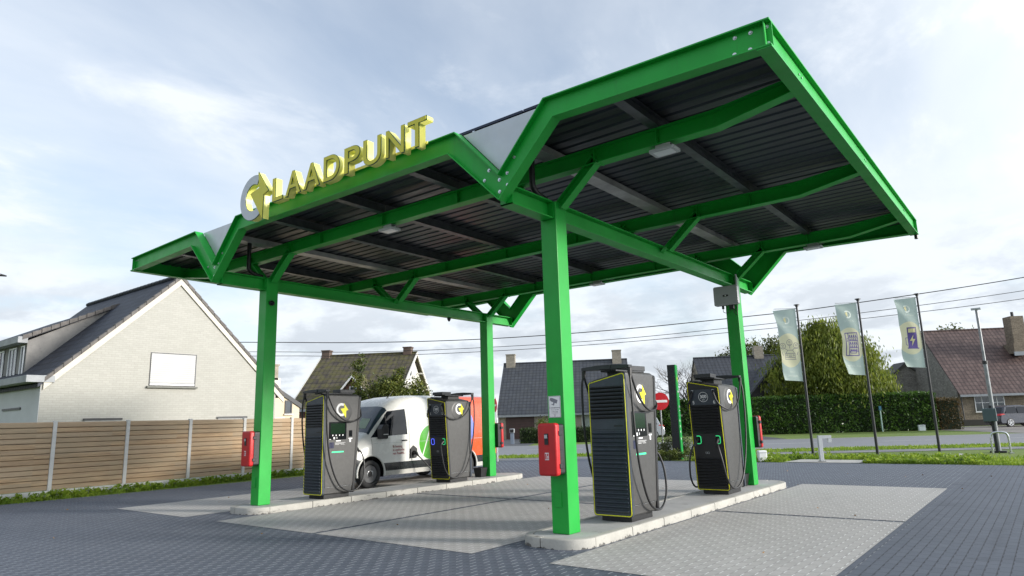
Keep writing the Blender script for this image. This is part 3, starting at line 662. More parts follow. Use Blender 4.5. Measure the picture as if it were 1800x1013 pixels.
charger('charger on the left island nearest the red cabinet, with a green light strip',0.17,1.08,0,'34',True)
charger('charger on the left island with a blue socket ring, partly hiding the van',0.10,5.62,math.pi,'12',False,True)
charger('dark grey charger on the right island beside the near right column',7.13,1.08,0,'78',False)
charger('charger on the right island with a 300 kW badge and two green rings',7.08,5.60,math.pi,'56',False)
# ------------------------------------------------------------------ van
VX,VY=-2.5,3.0
def interp(tab,v):
    if v<=tab[0][0]: return tab[0][1]
    for (a,b),(c,d) in zip(tab,tab[1:]):
        if v<=c: t=(v-a)/(c-a); return b+(d-b)*t
    return tab[-1][1]
TOP=[(.34,.86),(.40,1.02),(.5,1.10),(.7,1.20),(.88,1.30),(.98,1.37),(1.2,1.63),(1.45,1.90),(1.62,2.05),(1.8,2.16),(2.0,2.25),(2.3,2.31),(2.7,2.34),(5.7,2.34),(5.92,2.30),(5.99,2.22)]
WID=[(.34,.80),(.40,.89),(.5,.95),(.7,.985),(.9,1.0),(5.6,1.0),(5.9,.985),(5.99,.96)]
PRO=[(0,.94),(.06,.965),(.16,.985),(.3,.998),(.42,1.0),(.55,.992),(.68,.970),(.80,.938),(.88,.905),(.935,.86),(.97,.79),(.99,.68),(1.0,.5),(1.003,.25),(1.004,0)]
Z0=.27
def vside(y,z):
    f=(z-Z0)/(interp(TOP,y)-Z0); return interp(WID,y)*interp(PRO,max(0,min(1,f)))
def vpt(y,k,off=0):   # surface point
    f,x=PRO[k]; t=interp(TOP,y); return (interp(WID,y)*x+ (off if k<10 else off*.5),y,Z0+f*(t-Z0)+(off if k>=9 else 0))
van=thing('delivery_van','white and orange delivery van charging behind the left island','van',(VX,VY,0))
ys=sorted(set([i*.1 for i in range(4,60)]+[.34,.36,.88,.98,1.45,1.62,5.92,5.99]))
m=MB(); n=len(PRO)
for y in ys:
    for k in range(n): m.v.append(vpt(y,k))
    for k in range(n-2,-1,-1): a=vpt(y,k); m.v.append((-a[0],a[1],a[2]))
w_=2*n-1
for i in range(len(ys)-1):
    for k in range(w_-1): m.f.append((i*w_+k,i*w_+k+1,(i+1)*w_+k+1,(i+1)*w_+k))
m.f.append(tuple(range(w_))[::-1]); m.f.append(tuple(range((len(ys)-1)*w_,len(ys)*w_)))
for i in range(len(ys)-1): m.f.append((i*w_,(i+1)*w_,(i+1)*w_+w_-1,i*w_+w_-1))
m.mi=[0]*len(m.f)
def van_paint():
    g=G('van_paint'); X,Y,Z=g.xyz()
    white=(.72,.72,.69); n=g.noise(3,4)
    c=g.mix(g.rng(n,.3,.7,0,.12),white,(.70,.68,.63))
    def circ(cy,cz,r):
        dy=g.math('SUBTRACT',Y,cy); dz=g.math('SUBTRACT',Z,cz)
        return g.math('LESS_THAN',g.math('ADD',g.math('MULTIPLY',dy,dy),g.math('MULTIPLY',dz,dz)),r*r)
    sidem=g.math('GREATER_THAN',g.math('ABSOLUTE',X),.80)
    gr=g.math('MULTIPLY',circ(3.12,1.05,.46),sidem); c=g.mix(gr,c,(.075,.36,.03))
    sl=g.math('LESS_THAN',g.math('ABSOLUTE',g.math('ADD',g.math('MULTIPLY',g.math('SUBTRACT',Y,2.92),2.6),g.math('SUBTRACT',1.02,Z))),.055)
    c=g.mix(g.math('MULTIPLY',gr,sl),c,white)
    org=g.math('GREATER_THAN',g.math('ADD',Y,g.math('MULTIPLY',Z,.06)),4.05); c=g.mix(org,c,(.72,.085,.018))
    c=g.mix(g.math('MULTIPLY',circ(4.22,1.45,.70),sidem),c,(.16,.20,.62)); c=g.mix(g.math('MULTIPLY',circ(4.20,1.45,.57),sidem),c,white); c=g.mix(g.math('MULTIPLY',circ(4.2,1.45,.16),sidem),c,(.72,.085,.018))
    low=g.math('LESS_THAN',g.math('ABSOLUTE',g.math('SUBTRACT',Z,.49)),.10); c=g.mix(low,c,(.022,.026,.028))
    sill=g.math('LESS_THAN',Z,.39); c=g.mix(sill,c,(.5,.49,.45))
    fb=g.math('MULTIPLY',g.math('LESS_THAN',Y,.80),g.math('LESS_THAN',g.math('ADD',Z,g.math('MULTIPLY',Y,.45)),.98)); c=g.mix(fb,c,(.02,.022,.024))
    g.col(c); g.rough(g.rng(g.noise(5,4),.3,.7,.20,.32)); g.val('Coat Weight',.5); g.val('Coat Roughness',.08); return g.m
vb=m.build('body',van_paint(),van,0,False)
cm=MB()
for sx in (1,-1):
    for wy in (1.0,4.60): cm.tube([(sx*.56,wy,.36),(sx*1.3,wy,.36)],.43,40)
co=cm.build('cutter',M_BLACK); co.location=van.location
bm_=vb.modifiers.new('cut','BOOLEAN'); bm_.object=co; bm_.solver='EXACT'
bpy.context.view_layer.update(); dg=bpy.context.evaluated_depsgraph_get(); me=bpy.data.meshes.new_from_object(vb.evaluated_get(dg)); vb.modifiers.clear(); vb.data=me
me.polygons.foreach_set('use_smooth',[True]*len(me.polygons)); me.set_sharp_from_angle(angle=R(32)); bpy.data.objects.remove(co)
def vpatch(name,poly,mat,parent,off=.004,nx=14,nz=10,sx=1):
    """convex patch of the van side between lower and upper (y,z) polylines"""
    lo,hi=poly; mm=MB()
    for i in range(nx+1):
        t=i/nx; a=(interp([(k/(len(lo)-1),p[0]) for k,p in enumerate(lo)],t),interp([(k/(len(lo)-1),p[1]) for k,p in enumerate(lo)],t))
        b=(interp([(k/(len(hi)-1),p[0]) for k,p in enumerate(hi)],t),interp([(k/(len(hi)-1),p[1]) for k,p in enumerate(hi)],t))
        for j in range(nz+1):
            y=a[0]+(b[0]-a[0])*j/nz; z=a[1]+(b[1]-a[1])*j/nz; mm.v.append((sx*(vside(y,z)+off),y,z))
    for i in range(nx):
        for j in range(nz): 
            q=(i*(nz+1)+j,(i+1)*(nz+1)+j,(i+1)*(nz+1)+j+1,i*(nz+1)+j+1); mm.f.append(q if sx>0 else q[::-1])
    mm.mi=[0]*len(mm.f); return mm.build(name,mat,parent,smooth=True)
M_VGL=plain('tinted_van_glass',(.008,.010,.014),.05,0,.1,3,spec=.35); M_VW=plain('van_white_lip',(.60,.60,.57),.35,0,.05,3)
for sx in (1,-1):
    wn=vpatch('side_window',([(1.02,1.24),(1.6,1.27),(2.22,1.29)],[(1.12,1.34),(1.60,1.90),(2.18,1.96)]),M_VGL,van,sx=sx)
    vpatch('window_divider',([(1.50,1.26),(1.53,1.26)],[(1.50,1.80),(1.53,1.83)]),M_BLACK,wn,.007,2,8,sx=sx)
    vpatch('door_seam',([(1.03,.64),(1.038,.64)],[(1.03,1.22),(1.038,1.22)]),M_DKGREY,van,.0025,1,8,sx=sx)
    vpatch('door_seam',([(2.30,.62),(2.308,.62)],[(2.27,2.0),(2.278,2.0)]),M_DKGREY,van,.0025,1,12,sx=sx)
    vpatch('body_crease',([(.9,1.085),(5.6,1.085)],[(.9,1.092),(5.6,1.092)]),M_LGREY,van,.002,20,1,sx=sx)
    mm=MB(); x=vside(2.1,1.12)*sx; mm.box(min(x,x+sx*.03),max(x,x+sx*.03),2.02,2.2,1.115,1.15); mm.build('door_handle',M_DKGREY,van,.008)
    mm=MB(); xm=vside(1.3,1.4)*sx
    mm.prism([(1.17,1.20),(1.37,1.20),(1.40,1.30),(1.38,1.56),(1.22,1.56),(1.16,1.45)],min(xm+sx*.05,xm+sx*.26),max(xm+sx*.05,xm+sx*.26),'x'); mr=mm.build('mirror',M_BLACK,van,.03,seg=3)
    mm=MB(); mm.box(min(xm,xm+sx*.1),max(xm,xm+sx*.1),1.26,1.32,1.24,1.30); mm.build('mirror_arm',M_BLACK,mr)
    mm=MB(); xe=xm+sx*.262; mm.box(min(xe,xe+sx*.004),max(xe,xe+sx*.004),1.2,1.36,1.305,1.32); mm.build('indicator',M_WHITE,mr)
    for wy in (1.0,4.60):
        xs_=vside(wy,.5); mm=MB(); aa=[R(-15+210*i/26) for i in range(27)]
        for x_ in (.565,xs_-.02): mm.v+=[(sx*x_,wy+.425*math.cos(t_),.36+.425*math.sin(t_)) for t_ in aa]
        mm.f+=[(i,i+1,28+i,27+i) for i in range(26)]+[tuple(range(27))]; mm.mi=[0]*27; ar=mm.build('wheel_arch',M_BLACK,van)
        mm=MB(); mm.tube([(sx*(xs_-.008),wy+.445*math.cos(t_),.36+.445*math.sin(t_)) for t_ in [R(-10+200*i/26) for i in range(27)]],.026,8); mm.build('arch_lip',M_VW,ar,smooth=True)
        wh=bpy.data.objects.new('wheel',None); COL.objects.link(wh); wh.parent=van; wh.location=(sx*(xs_-.135),wy,.345)
        mm=MB(); pr=[(-.11,.24),(-.115,.30),(-.10,.335),(-.06,.345),(.06,.345),(.10,.335),(.12,.30),(.115,.24),(.09,.215)]
        nn=28
        for i in range(nn):
            a=2*math.pi*i/nn
            for px,pr_ in pr: mm.v.append((sx*px,pr_*math.cos(a),pr_*math.sin(a)))
        for i in range(nn):
            for k in range(len(pr)-1): mm.f.append((i*9+k,((i+1)%nn)*9+k,((i+1)%nn)*9+k+1,i*9+k+1))
        mm.mi=[0]*len(mm.f); mm.build('tyre',M_RUBBER,wh,smooth=True)
        mm=MB(); mm.tube([(sx*.085,0,0),(sx*.09,0,0),(sx*.055,0,0),(sx*.055,0,0)],[.225,.205,.19,.03],28)
        for k in range(10):
            a=2*math.pi*k/10; mm.disc((sx*.056,.11*math.cos(a),.11*math.sin(a)),(sx,0,0),.016,.02,8)
        mm.build('rim',plain('steel_wheel_rim',(.16,.16,.165),.4,.3),wh)
        mm=MB(); mm.tube([(sx*.056,0,0),(sx*.095,0,0),(sx*.097,0,0)],[.08,.065,.02],20); mm.build('hub_cap',M_BLACK,wh)
        mm=MB()
        for i in range(28):
            a0,a1=2*math.pi*i/28,2*math.pi*(i+1)/28
            P=lambda r,a,x:(sx*x,r*math.cos(a),r*math.sin(a))
            mm.add([P(.078,a0,.099),P(.092,a0,.097),P(.092,a1,.097),P(.078,a1,.099)],[(0,1,2,3)])
        mm.build('rim_ring',M_CHROME,wh)
    vpatch('headlight',([(.40,.84),(.64,.95)],[(.42,.99),(.66,1.08)]),M_CLEAR,van,.004,8,6,sx=sx)
mm=MB(); wy=[.99+.61*i/12 for i in range(13)]; ks=list(range(9,n))
for y in wy:
    row=[vpt(y,k,.006) for k in ks]; row+=[(-a,b,c) for a,b,c in row[::-1][1:]]; mm.v+=row
rw=len(ks)*2-1
for i in range(len(wy)-1):
    for k in range(rw-1): mm.f.append((i*rw+k,i*rw+k+1,(i+1)*rw+k+1,(i+1)*rw+k))
mm.mi=[0]*len(mm.f); ws=mm.build('windshield',plain('windshield_glass',(.03,.045,.06),.03,0,.1,3,spec=.9),van,smooth=True)
mm=MB(); q=[vpt(1.08,n-4,.02),vpt(1.42,n-4,.02)]; mm.add([(.30,1.06,1.49),(.66,1.06,1.47),(.62,1.27,1.72),(.28,1.27,1.745)],[(0,1,2,3)]); mm.build('window_card',plain('pale_green_card',(.30,.38,.30),.7),ws)
mm=MB(); mm.tube([(0.35,2.05,2.26),(.35,2.15,2.33),(.35,2.3,2.5)],[.02,.01,.004],6); mm.build('antenna',M_BLACK,van)
mm=MB(); mm.box(-.35,.35,.31,.36,.42,.55); mm.build('number_plate',M_WHITE,van)
o=text('livery_text','Ik bezorg\nin opdracht\nvan PostNL',.088,plain('dark_red_print',(.30,.02,.03),.5),van,(vside(1.75,.86)+.008,1.70,.90),(R(90),0,R(90)),.0008,'LEFT',bold=.0006)
# the plug on the van and its cable
t=bpy.data.objects.new('charging_inlet',None)
px=vside(2.42,.8)
mm=MB(); mm.prism([(2.32,.66),(2.53,.66),(2.56,.72),(2.56,.90),(2.43,.99),(2.31,.90)],px-.01,px+.035,'x'); ci=mm.build('charging_inlet',M_BLACK,van,.01)
mm=MB(); mm.tube(smoothpts([(px+.03,2.43,.80),(px+.12,2.43,.79),(px+.18,2.45,.72)],4),[.06,.058,.055,.05,.045,.04,.036,.03,.025],10); mm.build('charging_plug',M_BLACK,van,smooth=True)
t=thing('loose_charging_cable','black cable hanging from the plug in the side of the van','cable',(VX+px+.18,VY+2.45,.72))
b0=Vector(t.location); pts=[(0,0,0),(.10,.12,-.15),(.28,.32,-.42),(.45,.52,-.62),(.60,.58,-.57),(.85,.42,-.50),(1.0,.05,-.35),(1.06,-.13,-.1),(1.1,-.12,.5),(1.14,.0,1.1)]
pts=[Vector(p) for p in pts]
end=[Vector((.50,5.0,.50)),Vector((.50,5.35,.9)),Vector((.515,5.60,1.45)),Vector((.50,5.62,2.15))]
mm=MB(); pa=[b0+Vector(p) for p in [(0,0,0),(.10,.14,-.17),(.26,.36,-.45)]]+[Vector((-.62,5.95,.06)),Vector((-.52,5.75,.17)),Vector((-.40,5.55,.19)),Vector((-.34,5.5,.5)),Vector((-.345,5.56,1.2)),Vector((-.32,5.62,1.9)),Vector((-.295,5.62,2.2))]
mm.tube(smoothpts(pa,8),.017,8); mm.build('cable',M_CABLE,t,smooth=True,off=tuple(b0))
# ------------------------------------------------------------------ fence
def board_mat():
    g=G('weathered_pine_boards'); X,Y,Z=g.xyz()
    bi=g.math('FLOOR',g.math('DIVIDE',Z,.1325)); pi_=g.math('FLOOR',g.math('DIVIDE',Y,1.8))
    wn=g.n('ShaderNodeTexWhiteNoise',noise_dimensions='2D'); g.l(g.vec(bi,pi_),wn.inputs['Vector'])
    v=g.vec(X,g.math('ADD',g.math('MULTIPLY',Y,.35),g.math('MULTIPLY',wn.outputs['Value'],17)),g.math('MULTIPLY',Z,7))
    gr=g.noise(3.2,7,.65,vec=v,dist=.6); st=g.noise(.7,5,.6,sc=(1,1,3)); kn=g.noise(6,2,.5,sc=(1,1,2))
    c=g.mix(g.rng(gr,.3,.7),(.25,.155,.085),(.50,.35,.20)); c=g.mix(g.math('MULTIPLY',wn.outputs['Value'],.7),c,(.36,.28,.19))
    c=g.mix(g.rng(st,.42,.66,0,.55,True),c,(.30,.235,.15)); c=g.mix(g.rng(kn,.74,.78,0,.8),c,(.10,.06,.03))
    g.col(c); g.rough(.78); g.bump(gr,.3,.006); return g.m
M_BOARD=board_mat(); M_POST=concrete('fence_concrete',(.50,.49,.46),(.60,.59,.56),.3)
fen=thing('garden_fence','wooden board fence between white concrete posts in front of the cream house','fence',(-8.0,4,0))
FO=tuple(fen.location)
def fx(y): return -7.86-.055*(y+1)
py=[-8.2+1.8*i for i in range(13)]
rnd=random.Random(3)
for i,y in enumerate(py):
    m=MB(); x=fx(y); m.box(x-.05,x+.06,y-.045,y+.045,0,1.90); m.build('post',M_POST,fen,.006,off=FO)
    if i<len(py)-1:
        y1=py[i+1]-.047; y0=y+.047
        m=MB(); m.box(fx(y)-.025,fx(y)+.02,y0,y1,-.02,.19); m.build('base_plank',M_POST,fen,off=FO)
        m=MB()
        for k in range(13):
            z=.195+k*.1285; dx=rnd.uniform(-.004,.004)
            xa,xb=fx(y0),fx(y1)
            vs=[]
            for (px_,yy) in ((xa,y0),(xb,y1)):
                vs+=[(px_-.012,yy,z),(px_+.034+dx,yy,z+.004),(px_+.026+dx,yy,z+.108),(px_+.004+dx,yy,z+.119),(px_-.012,yy,z+.1285)]
            m.add(vs,[(0,1,2,3,4),(9,8,7,6,5)]+[(a,(a+1)%5,5+(a+1)%5,5+a) for a in range(5)])
        m.build('board_panel',M_BOARD,fen,off=FO)
# ------------------------------------------------------------------ building materials
def tiles(name,c1,c2,joint,wd,hh,moss=None,mv=.5,rough=.6,axis='x',spec=.5):
    g=G(name); X,Y,Z=g.xyz(); X=Y if axis=='y' else X
    b=g.n('ShaderNodeTexBrick'); b.offset=.0; b.inputs['Scale'].default_value=1; b.inputs['Brick Width'].default_value=wd; b.inputs['Row Height'].default_value=hh
    b.inputs['Mortar Size'].default_value=.018; b.inputs['Mortar Smooth'].default_value=.4; b.inputs['Color1'].default_value=(*c1,1); b.inputs['Color2'].default_value=(*c2,1); b.inputs['Mortar'].default_value=(*joint,1)
    g.l(g.vec(X,Z),b.inputs['Vector']); c=b.outputs['Color']
    # colour darkens towards the lower edge of each row; rounded tile bump
    fz=g.math('FRACT',g.math('DIVIDE',Z,hh)); c=g.mix(g.rng(fz,.0,.22,.55,0),c,tuple(v*.35 for v in c1)); fx_=g.math('SINE',g.math('MULTIPLY',g.math('DIVIDE',X,wd),2*math.pi))
    n=g.noise(1.2,6,.65); c=g.mix(g.rng(n,.35,.7,0,.4),c,tuple(v*.55 for v in c1))
    if moss:
        mo=g.math('MULTIPLY',g.rng(g.noise(1.9,7,.72),.38,.62,0,1,True),g.rng(g.noise(.35,4,.6),.3,.6,.35,1)); c=g.mix(g.math('MULTIPLY',mo,mv),c,moss)
    g.col(c); g.rough(rough); g.val('Specular IOR Level',spec)
    h=g.math('ADD',g.math('MULTIPLY',g.math('SUBTRACT',1,fz),1.0),g.math('MULTIPLY',fx_,.15)); g.bump(h,.8,.03); return g.m
def bricks(name,c1,c2,mort,bw=.21,bh=.065,ms=.008,bump=.4,rough=.8,axis=None,var=.3):
    g=G(name); X,Y,Z=g.xyz(); b=g.n('ShaderNodeTexBrick'); b.inputs['Scale'].default_value=1; b.inputs['Brick Width'].default_value=bw; b.inputs['Row Height'].default_value=bh
    b.inputs['Mortar Size'].default_value=ms; b.inputs['Color1'].default_value=(*c1,1); b.inputs['Color2'].default_value=(*c2,1); b.inputs['Mortar'].default_value=(*mort,1)
    g.l(g.vec(g.math('ADD',X,Y),Z),b.inputs['Vector']); n=g.noise(1.3,6,.65); n2=g.noise(9,4,.6)
    c=g.mix(g.rng(n,.35,.7,0,var),b.outputs['Color'],tuple(v*.6 for v in c1)); c=g.mix(g.rng(n2,.45,.7,0,var),c,tuple(min(1,v*1.25) for v in c2))
    g.col(c); g.rough(rough); g.bump(g.math('ADD',g.math('SUBTRACT',1,b.outputs['Fac']),g.math('MULTIPLY',n2,.5)),bump,.008); return g.m
M_WG=plain('window_glass',(.03,.04,.05),.05,0,.2,2,spec=.8)
M_WFR=plain('white_window_frame',(.72,.73,.74),.45,0,.05,3)
M_ZINC=plain('zinc_edge',(.25,.27,.29),.5,.3,.15,2)
def house(name,label,cat,loc,rz,x0,x1,y0,y1,ze,zr,wall,roof,oh=.25,og=.12,th=.12,verge=None,hip=0,ym=None):
    t=thing(name,label,cat,loc,rz); ym=(y0+y1)/2 if ym is None else ym
    m=MB(); m.prism([(y0,-.1),(y1,-.1),(y1,ze),(ym,zr-.16),(y0,ze)],x0,x1,'x'); wl=m.build('wall',wall,t)
    k=(zr-ze)/(ym-y0); k2=(zr-ze)/(y1-ym)
    m=MB(); 
    P=lambda y:(y,zr-(ym-y)*k if y<ym else zr-(y-ym)*k2)
    a=P(y0-oh); b=P(y1+oh)
    m.prism([a,(ym,zr),b,(b[0],b[1]-th),(ym,zr-th),(a[0],a[1]-th)],x0-og,x1+og,'x'); rfm=m.build('roof',roof,t)
    m=MB(); m.tube([(x0-og,ym,zr+.0),(x1+og,ym,zr+.0)],.09,8); m.build('ridge_tiles',roof,rfm)
    m=MB(); m.box(x0-og,x1+og,a[0]-.10,a[0]+.01,a[1]-th-.06,a[1]-.03); m.build('gutter',M_ZINC,rfm)
    if verge:
        for xx in (x0-og-.02,x1+og-.05):
            for A,Bq in ((a,(ym,zr)),((ym,zr),b)):
                m=MB(); m.prism([(A[0],A[1]+.03),(Bq[0],Bq[1]+.03),(Bq[0],Bq[1]-.2),(A[0],A[1]-.2)],xx,xx+.07,'x'); m.build('verge_board',verge,rfm)
    return t,wl,rfm,P
def window(parent,x0,x1,z0,z1,y,frame=M_WFR,glass=M_WG,nx=2,nz=2,axis='y',sg=-1,fw_=.06,sill=True):
    """window on a wall plane y=const facing sg"""
    def bx(m,a,b,c,d,p,q):
        p,q=min(y+sg*p,y+sg*q),max(y+sg*p,y+sg*q)
        if axis=='y': m.box(a,b,p,q,c,d)
        else: m.box(p,q,a,b,c,d)
    m=MB(); bx(m,x0,x1,z0,z1,.004,.02); w_=m.build('window',glass,parent)
    m=MB(); bx(m,x0,x0+fw_,z0,z1,.021,.05); bx(m,x1-fw_,x1,z0,z1,.021,.05); bx(m,x0+fw_,x1-fw_,z0,z0+fw_,.021,.05); bx(m,x0+fw_,x1-fw_,z1-fw_,z1,.021,.05)
    for i in range(1,nx): c=x0+(x1-x0)*i/nx; bx(m,c-fw_*.4,c+fw_*.4,z0+fw_,z1-fw_,.021,.045)
    for i in range(1,nz): c=z0+(z1-z0)*i/nz; bx(m,x0+fw_,x1-fw_,c-.02,c+.02,.021,.035)
    m.build('frame',frame,w_)
    if sill: m=MB(); bx(m,x0-.06,x1+.06,z0-.07,z0-.005,.004,.09); m.build('sill',M_POST,w_)
    return w_
# cream gable house on the left
M_CREAM=bricks('cream_painted_brick',(.36,.352,.315),(.395,.385,.348),(.33,.318,.28),.22,.075,.007,.35,.7,var=.10)
M_DTILE=tiles('dark_glazed_tiles',(.014,.018,.030),(.036,.044,.064),(.003,.004,.007),.24,.235,rough=.55,spec=.25)
M_BOARDG=plain('cream_verge_board',(.56,.52,.44),.6,0,.1,2)
ch=thing('cream_house','large cream house with dark roof and grey dormer behind the wooden fence','house',(-13,4.4,0))
CO=tuple(ch.location)
def cp(m,name,mat,parent=None,**k): return m.build(name,mat,parent or ch,off=CO,**k)
XG=-13.0; ye0,ye1,zE,yR,zR=.2,8.6,3.25,4.40,7.27
k_=(zR-zE)/(yR-ye0)
m=MB(); m.prism([(ye0,-.1),(ye1,-.1),(ye1,zE+.05),(yR,zR-.12),(ye0,zE)],-21.7,XG,'x'); wl=cp(m,'wall',M_CREAM)
# roof shell with dormer built on the left slope
m=MB(); m.prism([(ye0-.1,zE-.1*k_),(yR,zR),(ye1+.35,zE-.35*k_),(ye1+.35,zE-.35*k_-.12),(yR,zR-.12),(ye0-.1,zE-.1*k_-.12)],-21.72,XG+.02,'x'); rf_=cp(m,'roof',M_DTILE)
M_VT=plain('grey_verge_tile',(.085,.075,.068),.6,0,.3,3)
for A,Bq in (((ye0+.05,zE+.05*k_),(yR,zR)),((ye1+.35,zE-.35*k_),(yR,zR))):
    m=MB(); n=17
    for i in range(n):
        p=(A[0]+(Bq[0]-A[0])*(i+.04)/n,A[1]+(Bq[1]-A[1])*(i+.04)/n); q=(A[0]+(Bq[0]-A[0])*(i+.98)/n,A[1]+(Bq[1]-A[1])*(i+.98)/n)
        m.prism([(p[0],p[1]+.07),(q[0],q[1]+.04),(q[0],q[1]-.09),(p[0],p[1]-.09)],XG-.12,XG+.09,'x')
    cp(m,'verge_tiles',M_VT,rf_)
    m=MB(); m.prism([(A[0],A[1]-.09),(Bq[0],Bq[1]-.09),(Bq[0],Bq[1]-.33),(A[0],A[1]-.33)],XG+.003,XG+.06,'x'); cp(m,'verge_board',M_BOARDG,rf_)
m=MB()
for i in range(27): m.tube([(-21.7+i*.323,yR,zR+.03),(-21.7+i*.323+.30,yR,zR+.05)],.085,8)
cp(m,'ridge_tiles',M_DTILE,rf_)
M_GREYW=concrete('grey_fibre_cement',(.16,.155,.15),(.25,.24,.225),.7); M_GREYR=plain('pale_grey_render',(.50,.51,.52),.8,0,.08,1)
# gutter box along the left eave
m=MB(); m.box(-24,XG+.08,-.25,.55,3.20,3.42); cp(m,'eave_box',plain('grey_wood_fascia',(.30,.31,.32),.7,0,.25,2),rf_,bevel=.01)
m=MB(); m.box(-21.72,XG-.002,ye0-.012,ye0-.002,-.05,3.2); cp(m,'render_face',M_GREYR,wl)
m=MB(); m.box(-16.4,-14.6,ye0-.05,ye0-.013,2.40,2.47); cp(m,'lintel',M_DKGREY,wl)
# dormer
dy0=.75; zr_=lambda y: zE+(y-ye0)*k_
m=MB(); m.prism([(dy0,zr_(dy0)-.1),(dy0,4.92),(3.5,6.40),(3.5,zr_(3.5)-.1)],-23.5,-16.60,'x'); dm=cp(m,'dormer',M_GREYW)
m=MB(); m.prism([(dy0-.25,4.88),(dy0-.25,5.03),(3.72,6.62),(3.72,6.47)],-23.6,-16.55,'x'); cp(m,'dormer_roof',M_DTILE,dm)
m=MB(); n=11
for i in range(n):
    ya=dy0-.2+(3.7-dy0+.2)*(i+.04)/n; yb=dy0-.2+(3.7-dy0+.2)*(i+.97)/n; f=lambda y:5.03+(y-dy0+.25)*(1.59/(3.72-dy0+.25))
    m.prism([(ya,f(ya)+.04),(yb,f(yb)+.01),(yb,f(yb)-.12),(ya,f(ya)-.12)],-16.62,-16.48,'x')
cp(m,'dormer_verge_tiles',M_VT,dm)
m=MB(); m.box(-23.6,-16.5,dy0-.33,dy0-.02,4.82,5.05); cp(m,'dormer_fascia',plain('grey_wood_fascia',(.3,.3,.3)),dm,bevel=.01)
for a,b in ((-17.05,-16.72),(-18.35,-17.55),(-19.75,-18.95),(-21,-20.3)):
    w_=window(dm,a+13,b+13,3.62,4.75,dy0-4.4,nx=2 if b-a>.5 else 1,nz=1,fw_=.05,sill=False)
# gable window with closed shutter
M_SHUT=None
def shutter():
    g=G('white_roller_shutter'); X,Y,Z=g.xyz(); f=g.math('FRACT',g.math('DIVIDE',Z,.075)); g.col(g.mix(g.math('LESS_THAN',f,.22),(.42,.42,.415),(.34,.34,.335))); g.rough(.45)
    g.bump(g.math('LESS_THAN',f,.12),.6,-.01); return g.m
SH=shutter()
m=MB(); m.box(XG+.003,XG+.02,3.50,5.18,3.16,4.36); w_=cp(m,'window_recess',M_DKGREY,wl)
m=MB(); m.box(XG+.021,XG+.035,3.52,5.13,3.27,4.32); cp(m,'roller_shutter',SH,w_)
m=MB(); m.box(XG+.021,XG+.045,3.52,5.13,3.19,3.25); cp(m,'shutter_rail',M_WHITE,w_)
m=MB(); m.box(XG+.003,XG+.10,3.42,5.24,3.09,3.155); cp(m,'sill',plain('stone_sill',(.16,.16,.14),.7),w_)
for a,b in ((1.53,2.65),(6.15,7.3)):
    m=MB(); m.box(XG+.003,XG+.03,a,b,.9,2.02); w_=cp(m,'window',SH,wl); m=MB(); m.box(XG+.031,XG+.05,a-.05,b+.05,1.98,2.05); cp(m,'lintel',M_DKGREY,w_)
# small cream house behind
M_CREAM2=bricks('sandy_render',(.58,.48,.34),(.62,.52,.38),(.56,.46,.33),.3,.1,.003,.1,.85,var=.12)
t,wl2,r2_,P=house('cream_annex','small sandy house gable right of the left front column','house',(-18,11.0,0),0,-6,0,-2.2,2.2,2.75,4.0,M_CREAM2,M_DTILE,.15,.05,.1,M_DKGREY)
m=MB(); m.box(-.35,.03,-.1,.9,3.9,4.6); m.box(-.4,.08,-.15,.95,4.6,4.68); m.build('chimney',plain('buff_chimney',(.30,.26,.20),.8,0,.3,6),r2_)
m=MB(); m.box(.004,.03,.5,1.05,3.45,4.0); m.build('gable_panel',M_BOARDG,wl2)
window(wl2,1.35,1.75,2.25,2.9,0,M_DKGREY,nx=1,nz=1,axis='x',sg=1)
m=MB(); m.box(.05,.6,-1.5,1.0,2.0,2.08); m.build('lower_roof_edge',M_BOARDG,wl2)
# ---- houses in the road frame
RB=(CAM.x,CAM.y,0)
M_MOSS=tiles('mossy_grey_tiles',(.052,.043,.037),(.088,.072,.060),(.014,.012,.010),.36,.33,(.120,.112,.020),.7,.9)
M_RBRICK=bricks('red_brown_brick',(.15,.065,.045),(.20,.09,.06),(.16,.14,.12),.26,.085)
M_CHIM=bricks('weathered_chimney_brick',(.10,.065,.05),(.15,.10,.075),(.09,.08,.07),.24,.08)
M_WREND=plain('white_gable_render',(.62,.60,.55),.8,0,.10,1.2)
s1,c1=-11.6,45.0
t,wl,rf2,P=house('mossy_house','brick house with a moss covered roof and white gable, behind the van','house',B(0,0),PSI,-20.7,-13.95,45.0,55.4,3.05,6.9,M_RBRICK,M_MOSS,.35,.42,.14,M_WREND)
m=MB(); m.prism([(45.05,-.1),(55.35,-.1),(55.35,3.05),(50.2,6.65),(45.05,3.05)],-13.945,-13.90,'x'); gw=m.build('gable_render',M_WREND,wl)
m=MB(); m.disc((-13.90,49.6,5.35),(1,0,0),.26,.03,18); m.build('round_window',M_WG,gw)
m=MB(); m.box(-13.89,-13.8,50.9,51.05,4.6,4.75); m.build('wall_lamp',M_DKGREY,gw)
m=MB(); 
for f in (.3,.6,.9):
    y=50.2+f*5.2; z=6.9-f*3.85; m.box(-13.89,-13.56,y-.05,y+.05,z-.4,z-.3)
m.build('eave_brackets',M_WREND,rf2)
for a in (-21.0,-14.55):
    m=MB(); m.box(a,a+.6,49.9,50.5,6.7,7.25); m.box(a-.05,a+.65,49.85,50.55,7.25,7.33); m.build('chimney',M_CHIM,rf2)
